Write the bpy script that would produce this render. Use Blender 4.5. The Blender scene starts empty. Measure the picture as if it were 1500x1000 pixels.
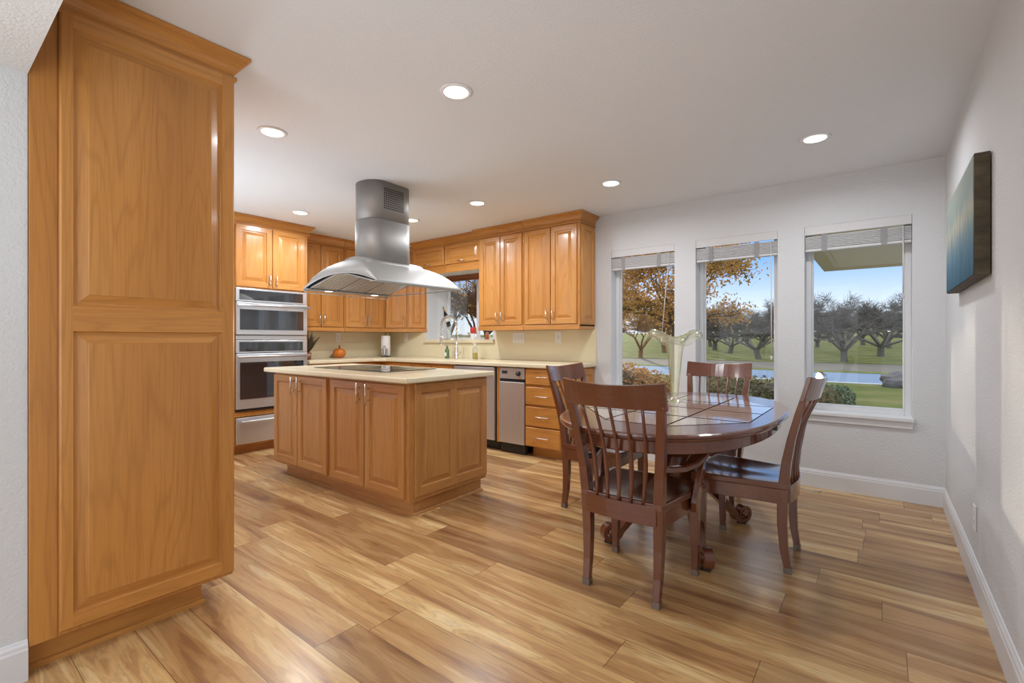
import bpy, math, random
from mathutils import Vector, Matrix, noise

S = bpy.context.scene
COL = S.collection
PI = math.pi

# ------------------------------------------------------------------ camera
# origin of the place: floor point under the camera; X runs along the window wall, Y towards it
YAW = math.atan(540 / 696.0)
cam_d = bpy.data.cameras.new('camera')
cam_d.sensor_width = 36.0
cam_d.lens = 696.0 / 1500.0 * 36.0
cam_d.shift_y = -0.002
cam_d.clip_start = 0.02
cam_d.clip_end = 500
cam = bpy.data.objects.new('camera', cam_d)
cam.location = (0, 0, 1.167)
cam.rotation_euler = (PI / 2, 0, YAW)
COL.objects.link(cam)
S.camera = cam

# ------------------------------------------------------------------ view
S.view_settings.view_transform = 'Standard'
S.view_settings.look = 'None'
S.view_settings.gamma = 1
S.view_settings.use_curve_mapping = False
S.view_settings.exposure = 0.0

# ------------------------------------------------------------------ sky
W = bpy.data.worlds.new('sky')
S.world = W
W.use_nodes = True
wn = W.node_tree
wn.nodes.clear()
w_out = wn.nodes.new('ShaderNodeOutputWorld')
w_bg = wn.nodes.new('ShaderNodeBackground')
w_tc = wn.nodes.new('ShaderNodeTexCoord')
w_sep = wn.nodes.new('ShaderNodeSeparateXYZ')
w_ramp = wn.nodes.new('ShaderNodeValToRGB')
wn.links.new(w_tc.outputs['Generated'], w_sep.inputs[0])
wn.links.new(w_sep.outputs['Z'], w_ramp.inputs[0])
wn.links.new(w_ramp.outputs[0], w_bg.inputs[0])
wn.links.new(w_bg.outputs[0], w_out.inputs[0])
cr = w_ramp.color_ramp
cr.elements[0].position = 0.0
cr.elements[0].color = (0.80, 0.84, 0.90, 1)
cr.elements[1].position = 0.6
cr.elements[1].color = (0.16, 0.34, 0.80, 1)
cr.elements[1].color = (1.25, 1.30, 1.40, 1)
for pos, c in ((0.06, (0.70, 0.80, 0.95, 1)), (0.15, (0.24, 0.48, 0.92, 1)), (0.24, (0.22, 0.45, 0.92, 1)), (0.36, (0.9, 1.0, 1.2, 1))):
    e = cr.elements.new(pos)
    e.color = c
w_bg.inputs[1].default_value = 1.25

# ------------------------------------------------------------------ sun and lamps
def lamp(name, kind, loc, energy, color=(1, 1, 1), size=None, size_y=None, aim=None, spread=None, shape=None):
    l = bpy.data.lights.new(name, kind)
    l.energy = energy
    l.color = color
    if kind == 'AREA':
        l.shape = shape or ('RECTANGLE' if size_y else 'DISK')
        l.size = size
        if size_y:
            l.size_y = size_y
        if spread:
            l.spread = spread
    o = bpy.data.objects.new(name, l)
    o.location = loc
    if aim is not None:
        o.rotation_euler = Vector(aim).to_track_quat('-Z', 'Y').to_euler()
    COL.objects.link(o)
    return o

SUN_EL = math.radians(2.6)
sun = lamp('sun', 'SUN', (-20, 30, 10), 3.4, (1.0, 0.86, 0.68),
           aim=(0.53, -1.0, -math.tan(SUN_EL) * math.hypot(0.53, 1)))
sun.data.angle = math.radians(0.8)
# unseen fill panels added in the room behind the camera
lamp('fill_by_sliding_door', 'AREA', (0.30, -1.9, 1.2), 18, (0.86, 0.93, 1.0), 1.7, 1.9, aim=(-1, 0.35, 0))
lamp('fill_by_rear_wall', 'AREA', (-2.7, -3.9, 1.3), 62, (0.92, 0.96, 1.0), 4.6, 2.2, aim=(0, 1, 0.05))
# added fill lamp, hidden behind the tall pantry, to brighten the kitchen ceiling
lamp('fill_behind_pantry', 'AREA', (-4.3, 1.0, 0.7), 21, (0.80, 0.90, 1.0), 1.0, aim=(0.12, 0.1, 1), spread=math.radians(150))
lamp('fill_up_rear_room', 'AREA', (-1.0, -0.75, 0.95), 9, (0.84, 0.92, 1.0), 2.0, 0.9, aim=(-0.05, 0.62, 0.77), spread=math.radians(95))  # another added fill lamp out of view, aimed up through the opening
CEIL_LAMP_W = 9.5
CEILING_SPOTS = [(-1.723, 1.752), (-2.948, 1.402), (-0.327, 3.547), (-1.735, 3.551), (-2.972, 3.301), (-4.596, 2.463), (-3.948, 3.345)]
for sx, sy in CEILING_SPOTS:
    lamp('downlight_and_fill_lamp', 'AREA', (sx, sy, 2.425), CEIL_LAMP_W * (1.6 if sx < -2.96 else 1.0), (0.92, 0.95, 1.0), 0.12, aim=(0, 0, -1), spread=math.radians(170))
for sx, sy in ((-0.9, -1.2), (-3.2, -1.4), (-0.9, -3.0), (-4.6, 1.1)):  # extra unseen ceiling lamps added for fill, without fixtures
    lamp('downlight_and_fill_lamp', 'AREA', (sx, sy, 2.425), CEIL_LAMP_W, (0.92, 0.95, 1.0), 0.12, aim=(0, 0, -1), spread=math.radians(170))


# ================================================================== materials
def srgb(r, g, b):
    f = lambda c: (c / 255 / 12.92) if c / 255 <= 0.04045 else ((c / 255 + 0.055) / 1.055) ** 2.4
    return (f(r), f(g), f(b), 1)

class NT:
    """tiny helper around a node tree"""
    def __init__(self, name):
        self.m = bpy.data.materials.new(name)
        self.m.use_nodes = True
        self.t = self.m.node_tree
        self.b = self.t.nodes['Principled BSDF']
        self.out = self.t.nodes['Material Output']
    def n(self, typ, **kw):
        nd = self.t.nodes.new('ShaderNode' + typ)
        for k, v in kw.items():
            setattr(nd, k, v)
        return nd
    def l(self, a, b):
        self.t.links.new(a, b)
    def val(self, sock, v):
        if isinstance(v, bpy.types.NodeSocket):
            self.l(v, sock)
        else:
            sock.default_value = v
    def math(self, op, a, b=0.0, clamp=False):
        nd = self.n('Math', operation=op, use_clamp=clamp)
        self.val(nd.inputs[0], a)
        self.val(nd.inputs[1], b)
        return nd.outputs[0]
    def coords(self, kind='Object'):
        return self.n('TexCoord').outputs[kind]
    def mapping(self, vec, scale=(1, 1, 1), rot=(0, 0, 0), loc=(0, 0, 0)):
        nd = self.n('Mapping')
        self.l(vec, nd.inputs[0])
        nd.inputs['Scale'].default_value = scale
        nd.inputs['Rotation'].default_value = rot
        nd.inputs['Location'].default_value = loc
        return nd.outputs[0]
    def noise(self, vec, scale=5, detail=4, rough=0.5, dist=0.0):
        nd = self.n('TexNoise')
        self.l(vec, nd.inputs['Vector'])
        nd.inputs['Scale'].default_value = scale
        nd.inputs['Detail'].default_value = detail
        nd.inputs['Roughness'].default_value = rough
        nd.inputs['Distortion'].default_value = dist
        return nd.outputs['Fac']
    def ramp(self, fac, stops):
        nd = self.n('ValToRGB')
        self.l(fac, nd.inputs[0])
        r = nd.color_ramp
        while len(r.elements) < len(stops):
            r.elements.new(0.5)
        for e, (p, c) in zip(r.elements, stops):
            e.position = p
            e.color = c if len(c) == 4 else (*c, 1)
        return nd.outputs[0]
    def mix(self, fac, a, b, blend='MIX'):
        nd = self.n('Mix', data_type='RGBA', blend_type=blend)
        self.val(nd.inputs[0], fac)
        self.val(nd.inputs[6], a)
        self.val(nd.inputs[7], b)
        return nd.outputs[2]
    def bump(self, height, strength=0.2, dist=0.01):
        nd = self.n('Bump')
        nd.inputs['Strength'].default_value = strength
        nd.inputs['Distance'].default_value = dist
        self.l(height, nd.inputs['Height'])
        self.l(nd.outputs[0], self.b.inputs['Normal'])
    def set(self, color=None, rough=None, metal=None, spec=None, **kw):
        if color is not None:
            self.val(self.b.inputs['Base Color'], color)
        if rough is not None:
            self.val(self.b.inputs['Roughness'], rough)
        if metal is not None:
            self.val(self.b.inputs['Metallic'], metal)
        if spec is not None:
            self.val(self.b.inputs['Specular IOR Level'], spec)
        for k, v in kw.items():
            self.val(self.b.inputs[k.replace('_', ' ')], v)
        return self.m

def plain(name, color, rough=0.5, metal=0.0, spec=0.5, var=0.06, scale=8.0, **kw):
    t = NT(name)
    n = t.noise(t.coords(), scale, 3)
    c2 = tuple(max(0, c * (1 - var * 2)) for c in color[:3]) + (1,)
    return t.set(t.mix(n, color, c2), rough, metal, spec, **kw)

def wall_paint(name, color, bump=0.45, scale=95):
    t = NT(name)
    co = t.coords()
    n = t.noise(co, scale, 2, 0.55)
    n2 = t.noise(co, 1.3, 2)
    c2 = tuple(c * 0.975 for c in color[:3]) + (1,)
    t.bump(n, bump, 0.006)
    return t.set(t.mix(n2, color, c2), 0.85, 0, 0.25)

def wood(name, axis, light, mid, dark, rough=0.32, grain=1.0, coat=0.25, ring=64.0):
    """axis: direction of the grain, 0 x, 1 y, 2 z"""
    t = NT(name)
    co = t.coords()
    info = t.n('ObjectInfo')
    add = t.n('VectorMath', operation='ADD')
    t.l(co, add.inputs[0])
    mul = t.n('VectorMath', operation='SCALE')
    comb = t.n('CombineXYZ')
    t.l(info.outputs['Random'], comb.inputs[0])
    t.l(info.outputs['Random'], comb.inputs[1])
    t.l(info.outputs['Random'], comb.inputs[2])
    t.l(comb.outputs[0], mul.inputs[0])
    mul.inputs['Scale'].default_value = 17.0
    t.l(mul.outputs[0], add.inputs[1])
    vec = add.outputs[0]
    s = [5.5, 5.5, 5.5]
    s[axis] = 0.5
    a = t.noise(t.mapping(vec, s), 0.75, 3, 0.45, 0.15)
    rings = t.math('SINE', t.math('MULTIPLY', a, ring * 2))
    rings = t.math('MULTIPLY_ADD', rings, 0.5)
    rings.node.inputs[2].default_value = 0.5
    rings = t.math('POWER', rings, 5.0)
    s2 = [70, 70, 70]
    s2[axis] = 2.2
    fine = t.noise(t.mapping(vec, s2), 2.0, 4, 0.6)
    broad = t.noise(t.mapping(vec, [v * 0.5 for v in s]), 1.2, 2)
    c = t.ramp(broad, [(0.2, light), (0.5, mid), (0.85, tuple(0.6 * m + 0.4 * d for m, d in zip(mid, dark)))])
    c = t.mix(t.math('MULTIPLY', rings, 0.22 * grain), c, dark)
    fr = t.math('MULTIPLY', t.math('SUBTRACT', fine, 0.47, True), 1.2 * grain, True)
    c = t.mix(fr, c, dark)
    t.bump(fine, 0.06, 0.002)
    return t.set(c, rough, 0, 0.5, Coat_Weight=coat, Coat_Roughness=0.12)

def steel(name, axis=2, base=(0.68, 0.70, 0.72, 1), rough=0.30, amt=0.12):
    t = NT(name)
    s = [90, 90, 90]
    s[axis] = 1.2
    n = t.noise(t.mapping(t.coords(), s), 3, 3, 0.6)
    r = t.math('MULTIPLY_ADD', n, amt)
    r.node.inputs[2].default_value = rough - amt / 2
    c2 = tuple(c * 0.9 for c in base[:3]) + (1,)
    return t.set(t.mix(n, base, c2), r, 0.72, 0.5)

M = {}
M['wall'] = wall_paint('wall_paint', (0.71, 0.725, 0.74, 1))
M['ceiling'] = wall_paint('ceiling_paint', (0.80, 0.825, 0.86, 1), 0.35, 80)
M['trim'] = plain('white_trim_paint', (0.76, 0.77, 0.79, 1), 0.4, var=0.01)
OAK = (srgb(212, 154, 86), srgb(200, 138, 68), srgb(142, 86, 34))
ISL = (srgb(206, 154, 94), srgb(190, 134, 74), srgb(140, 88, 42))
for i, ax in enumerate('xyz'):
    M['oak_' + ax] = wood('honey_alder_' + ax, i, *OAK)
    M['isl_' + ax] = wood('island_alder_' + ax, i, *ISL, rough=0.36)
CH = (srgb(126, 72, 48), srgb(106, 58, 38), srgb(64, 32, 20))
for i, ax in enumerate('xyz'):
    M['cherry_' + ax] = wood('cherry_' + ax, i, *CH, rough=0.22, grain=0.55, coat=0.8)
M['steel_z'] = steel('brushed_steel_z', 2)
M['steel_y'] = steel('brushed_steel_y', 1)
M['steel_x'] = steel('brushed_steel_x', 0)
M['hood'] = steel('hood_steel', 2, (0.38, 0.375, 0.36, 1), 0.58, 0.06)
M['nickel'] = plain('satin_nickel', (0.75, 0.71, 0.65, 1), 0.25, 0.95, var=0.03)
M['chrome'] = plain('chrome', (0.78, 0.77, 0.75, 1), 0.12, 1.0, var=0.02)
M['blackglass'] = plain('black_glass', (0.02, 0.022, 0.026, 1), 0.04, 0, 0.5, var=0.02, IOR=2.1)
M['black'] = plain('black_plastic', (0.015, 0.015, 0.016, 1), 0.4, var=0.05)
M['dark'] = plain('dark_void', (0.03, 0.03, 0.03, 1), 0.6, var=0.05)
M['whiteplastic'] = plain('white_plastic', (0.86, 0.87, 0.88, 1), 0.35, var=0.01)
M['blind'] = plain('blind_white', (0.70, 0.70, 0.71, 1), 0.5, var=0.02)
M['tape'] = plain('ladder_tape', (0.36, 0.36, 0.37, 1), 0.8, var=0.1, scale=90)
M['pumpkin'] = plain('pumpkin_skin', srgb(226, 130, 40), 0.4, var=0.15, scale=25)
M['stem'] = plain('pumpkin_stem', srgb(120, 96, 60), 0.7)
M['paper'] = plain('paper_towel', (0.86, 0.86, 0.85, 1), 0.9, var=0.02, scale=60)
M['wire'] = plain('black_wire', (0.02, 0.02, 0.02, 1), 0.4)
M['leafbrown'] = plain('dry_leaf', srgb(92, 80, 58), 0.7, var=0.2, scale=30)
M['potwood'] = plain('pot_brown', srgb(150, 88, 44), 0.6, var=0.15)
M['brass'] = plain('foot_cap_plastic', (0.24, 0.19, 0.15, 1), 0.2, 0.1, var=0.25, scale=60)
M['gold'] = plain('gold_foil', srgb(196, 160, 60), 0.35, 0.6)
M['red'] = plain('red_label', srgb(214, 60, 52), 0.5)
M['amber'] = plain('amber_glass', srgb(170, 96, 26), 0.15, 0, 0.6)
M['greenbottle'] = plain('green_plastic', srgb(96, 128, 88), 0.25, var=0.05)
M['label_white'] = plain('paper_label', (0.78, 0.78, 0.74, 1), 0.6, var=0.03)
M['wineglass'] = plain('dark_bottle_glass', (0.012, 0.016, 0.010, 1), 0.06, 0, 0.8)
M['asphalt'] = plain('asphalt', srgb(122, 144, 172), 0.8, var=0.12, scale=3)
M['concrete'] = plain('concrete', srgb(196, 200, 204), 0.8, var=0.1, scale=5)
M['dirt'] = plain('bare_dirt', srgb(128, 120, 108), 0.95, var=0.25, scale=2.5)
M['rock'] = plain('boulder_rock', srgb(128, 122, 124), 0.9, var=0.3, scale=3)
M['soffit'] = plain('soffit_paint', srgb(226, 210, 190), 0.8, var=0.05)
M['fascia'] = plain('fascia_paint', srgb(204, 186, 156), 0.7, var=0.05)
M['siding'] = plain('exterior_siding', srgb(150, 170, 190), 0.8, var=0.05)
M['bark'] = plain('grey_bark', srgb(128, 120, 112), 0.95, var=0.3, scale=9)
M['bark_sunlit'] = plain('sunlit_bark', srgb(176, 136, 96), 0.95, var=0.3, scale=9)  # copy of the grey bark with the warm sunlight put into its colour
M['barkbrown'] = plain('brown_bark', srgb(112, 86, 64), 0.95, var=0.3, scale=9)

# counter, backsplash: cream solid surface with faint speckle
def solid(name, c, rough):
    t = NT(name)
    n = t.noise(t.coords(), 160, 2)
    c2 = tuple(v * 0.92 for v in c[:3]) + (1,)
    return t.set(t.mix(n, c, c2), rough, 0, 0.5)
M['counter'] = solid('cream_solid_surface', srgb(230, 218, 186), 0.24)
M['backsplash'] = solid('cream_backsplash', srgb(232, 222, 188), 0.45)

# emission of the downlights
t = NT('downlight_lens')
t.set((1, 1, 1, 1), 0.5, Emission_Color=(1, 0.97, 0.92, 1), Emission_Strength=7.0)
M['lens'] = t.m
t = NT('hood_lamp_lens')
t.set((1, 1, 1, 1), 0.3, Emission_Color=(1, 0.93, 0.82, 1), Emission_Strength=3.0)
M['hoodlens'] = t.m

# window glass: clear pane with a weak mirror reflection
t = NT('window_pane')
tr = t.n('BsdfTransparent')
tr.inputs[0].default_value = (0.97, 0.985, 0.98, 1)
gl = t.n('BsdfGlossy')
gl.inputs['Roughness'].default_value = 0.0
fr = t.n('Fresnel')
fr.inputs[0].default_value = 1.45
mx = t.n('MixShader')
t.l(t.math('MULTIPLY', fr.outputs[0], 0.3), mx.inputs[0])
t.l(tr.outputs[0], mx.inputs[1])
t.l(gl.outputs[0], mx.inputs[2])
t.l(mx.outputs[0], t.out.inputs[0])
M['pane'] = t.m

# iridescent vase glass and clear bottle glass (thin walls)
def thin_glass(name, tint, body, body_amt, rough=0.05, irid=False):
    t = NT(name)
    tr = t.n('BsdfTransparent')
    tr.inputs[0].default_value = tint
    gl = t.n('BsdfGlossy')
    gl.inputs['Roughness'].default_value = rough
    df = t.n('BsdfTranslucent')
    df.inputs[0].default_value = body
    df2 = t.n('BsdfDiffuse')
    df2.inputs[0].default_value = body
    lw = t.n('LayerWeight')
    lw.inputs[0].default_value = 0.35
    if irid:
        n = t.noise(t.mapping(t.coords(), (1, 1, 0.35)), 22, 3, 0.6)
        c = t.ramp(n, [(0.3, srgb(250, 236, 190)), (0.45, srgb(200, 236, 200)), (0.55, srgb(250, 240, 220)), (0.65, srgb(220, 214, 250)), (0.75, srgb(250, 220, 180))])
        t.l(c, gl.inputs[0])
        t.l(t.mix(0.5, c, body), df2.inputs[0])
        nb = t.n('Bump')
        nb.inputs['Strength'].default_value = 0.5
        nb.inputs['Distance'].default_value = 0.006
        t.l(n, nb.inputs['Height'])
        t.l(nb.outputs[0], gl.inputs['Normal'])
    m0 = t.n('MixShader')
    m0.inputs[0].default_value = 0.5
    t.l(df.outputs[0], m0.inputs[1])
    t.l(df2.outputs[0], m0.inputs[2])
    m1 = t.n('MixShader')
    m1.inputs[0].default_value = body_amt
    t.l(tr.outputs[0], m1.inputs[1])
    t.l(m0.outputs[0], m1.inputs[2])
    m2 = t.n('MixShader')
    t.l(t.math('MULTIPLY', lw.outputs['Facing'], 0.85, True), m2.inputs[0])
    t.l(m1.outputs[0], m2.inputs[1])
    t.l(gl.outputs[0], m2.inputs[2])
    t.l(m2.outputs[0], t.out.inputs[0])
    return t.m
M['vase'] = thin_glass('iridescent_glass', (0.985, 0.985, 0.97, 1), srgb(255, 252, 236), 0.10, 0.05, True)
M['clear'] = thin_glass('clear_glass', (0.93, 0.96, 0.95, 1), srgb(235, 240, 236), 0.10, 0.05)
M['soap'] = thin_glass('soap_liquid', srgb(246, 230, 120), srgb(240, 220, 90), 0.45, 0.1)

# ---- plank floor, boards run along X
t = NT('plank_floor')
co = t.coords()
sp = t.n('SeparateXYZ')
t.l(co, sp.inputs[0])
BW, BL = 0.192, 1.24
yy = t.math('DIVIDE', sp.outputs[1], BW)
row = t.math('FLOOR', yy)
wr = t.n('TexWhiteNoise', noise_dimensions='1D')
t.l(row, wr.inputs['W'])
xx = t.math('DIVIDE', t.math('ADD', sp.outputs[0], t.math('MULTIPLY', wr.outputs[0], 3.1)), BL)
colm = t.math('FLOOR', xx)
cid = t.n('CombineXYZ')
t.l(row, cid.inputs[0])
t.l(colm, cid.inputs[1])
wi = t.n('TexWhiteNoise', noise_dimensions='2D')
t.l(cid.outputs[0], wi.inputs['Vector'])
idv = wi.outputs['Value']
gv = t.n('CombineXYZ')
t.l(t.math('ADD', t.math('MULTIPLY', sp.outputs[0], 0.75), t.math('MULTIPLY', idv, 31.0)), gv.inputs[0])
t.l(t.math('ADD', t.math('MULTIPLY', sp.outputs[1], 7.5), t.math('MULTIPLY', idv, 57.0)), gv.inputs[1])
heart = t.noise(gv.outputs[0], 1.5, 4, 0.55, 0.5)
gv2 = t.n('CombineXYZ')
t.l(t.math('ADD', t.math('MULTIPLY', sp.outputs[0], 3.0), t.math('MULTIPLY', idv, 11.0)), gv2.inputs[0])
t.l(t.math('ADD', t.math('MULTIPLY', sp.outputs[1], 110.0), t.math('MULTIPLY', idv, 23.0)), gv2.inputs[1])
fine = t.noise(gv2.outputs[0], 1.0, 4, 0.65)
base = t.ramp(heart, [(0.30, srgb(246, 220, 170)), (0.40, srgb(234, 200, 144)), (0.48, srgb(218, 178, 122)), (0.59, srgb(196, 152, 102)), (0.74, srgb(134, 94, 66))])
tone = t.ramp(idv, [(0.0, srgb(252, 252, 250)), (0.35, srgb(238, 233, 227)), (0.7, srgb(222, 213, 206)), (1.0, srgb(192, 181, 176))])
c = t.mix(1.0, base, tone, 'MULTIPLY')
rings = t.math('SINE', t.math('MULTIPLY', heart, 62.0))
rings = t.math('POWER', t.math('MULTIPLY_ADD', rings, 0.5), 3.0)
rings.node.inputs[0].links[0].from_node.inputs[2].default_value = 0.5
c = t.mix(t.math('MULTIPLY', rings, 0.24), c, srgb(120, 82, 56))
c = t.mix(t.math('MULTIPLY', t.math('SUBTRACT', fine, 0.48, True), 1.1, True), c, srgb(128, 90, 64))
fy = t.math('FRACT', yy)
fx = t.math('FRACT', xx)
gap = t.math('MAXIMUM', t.math('LESS_THAN', fy, 0.012), t.math('LESS_THAN', fx, 0.0022))
c = t.mix(t.math('MULTIPLY', gap, 0.7), c, srgb(60, 38, 24))
ridge = t.n('CombineXYZ')
t.l(t.math('MULTIPLY', sp.outputs[0], 0.5), ridge.inputs[0])
t.l(t.math('MULTIPLY', sp.outputs[1], 26.0), ridge.inputs[1])
rn = t.noise(ridge.outputs[0], 1.6, 2, 0.5)
hgt = t.math('ADD', t.math('MULTIPLY', rn, 0.8), t.math('SUBTRACT', t.math('MULTIPLY', fine, 0.5), gap))
t.bump(hgt, 0.16, 0.004)
M['floor'] = t.set(c, 0.27, 0, 0.5, Coat_Weight=0.15, Coat_Roughness=0.2)

# ---- painting
t = NT('painted_canvas')
co = t.coords()
sp = t.n('SeparateXYZ')
t.l(co, sp.inputs[0])
streak = t.noise(t.mapping(co, (1, 14, 2.2)), 1.6, 5, 0.6, 0.6)
zz = t.math('DIVIDE', t.math('ADD', sp.outputs[2], 0.25), 0.5)
zz = t.math('ADD', zz, t.math('MULTIPLY', t.math('SUBTRACT', streak, 0.5), 0.6))
base = t.ramp(zz, [(0.0, srgb(58, 94, 116)), (0.25, srgb(84, 120, 140)), (0.45, srgb(126, 148, 154)), (0.6, srgb(176, 176, 160)), (0.75, srgb(146, 160, 158)), (1.0, srgb(156, 164, 154))])
dk = t.noise(t.mapping(co, (1, 30, 4)), 1.3, 4, 0.6)
base = t.mix(t.math('MULTIPLY', t.math('SUBTRACT', dk, 0.6, True), 4.0, True), base, srgb(70, 92, 98))
M['canvas'] = t.set(base, 0.8, 0, 0.15)
t = NT('canvas_edge')
n = t.noise(t.mapping(t.coords(), (1, 40, 3)), 3, 5, 0.7)
M['canvas_edge'] = t.set(t.ramp(n, [(0.3, srgb(44, 38, 28)), (0.5, srgb(78, 68, 50)), (0.7, srgb(112, 100, 78))]), 0.7)

# ---- table top: reddish brown with slate-like tiles
t = NT('table_tile')
co = t.coords()
n = t.noise(co, 7, 4, 0.6)
M['tile'] = t.set(t.ramp(n, [(0.3, srgb(168, 146, 132)), (0.5, srgb(190, 168, 154)), (0.7, srgb(206, 186, 172))]), 0.16, 0, 0.8, Coat_Weight=1.0, Coat_Roughness=0.05, Coat_IOR=1.9)
M['grout'] = plain('grout_line', srgb(22, 16, 14), 0.9, spec=0.1)

# ---- grass, foliage
t = NT('lawn')
co = t.coords()
n = t.noise(co, 0.7, 4, 0.6)
n2 = t.noise(co, 40, 3, 0.7)
c = t.ramp(n, [(0.3, srgb(104, 116, 54)), (0.5, srgb(134, 138, 76)), (0.7, srgb(166, 156, 104))])
c = t.mix(n2, c, t.mix(0.5, c, srgb(60, 70, 34)))
t.bump(n2, 0.8, 0.05)
M['lawn'] = t.set(c, 0.95, 0, 0.2)
def foliage(name, stops, trans=0.35, scale=3.0):
    t = NT(name)
    n = t.noise(t.coords(), scale, 3, 0.7)
    n2 = t.noise(t.coords(), scale * 12, 2, 0.7)
    c = t.ramp(t.math('ADD', t.math('MULTIPLY', n, 0.6), t.math('MULTIPLY', n2, 0.4)), stops)
    t.set(c, 0.7, 0, 0.25)
    tl = t.n('BsdfTranslucent')
    t.l(c, tl.inputs[0])
    mx = t.n('MixShader')
    mx.inputs[0].default_value = trans
    t.l(t.b.outputs[0], mx.inputs[1])
    t.l(tl.outputs[0], mx.inputs[2])
    t.l(mx.outputs[0], t.out.inputs[0])
    return t.m
M['autumn'] = foliage('autumn_leaves', [(0.38, srgb(122, 114, 66)), (0.46, srgb(190, 146, 80)), (0.54, srgb(208, 156, 88)), (0.62, srgb(130, 104, 70))], 0.5, 0.5)
M['hedge'] = foliage('hedge_leaves', [(0.36, srgb(90, 104, 70)), (0.48, srgb(140, 134, 98)), (0.6, srgb(180, 154, 118))], 0.25, 1.2)
M['hedgebrown'] = foliage('brown_hedge_leaves', [(0.36, srgb(140, 108, 70)), (0.48, srgb(186, 142, 96)), (0.6, srgb(206, 168, 120))], 0.3, 1.2)
M['shrub'] = foliage('shrub_leaves', [(0.36, srgb(70, 88, 66)), (0.5, srgb(112, 128, 96)), (0.64, srgb(160, 168, 138))], 0.2, 1.5)


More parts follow.
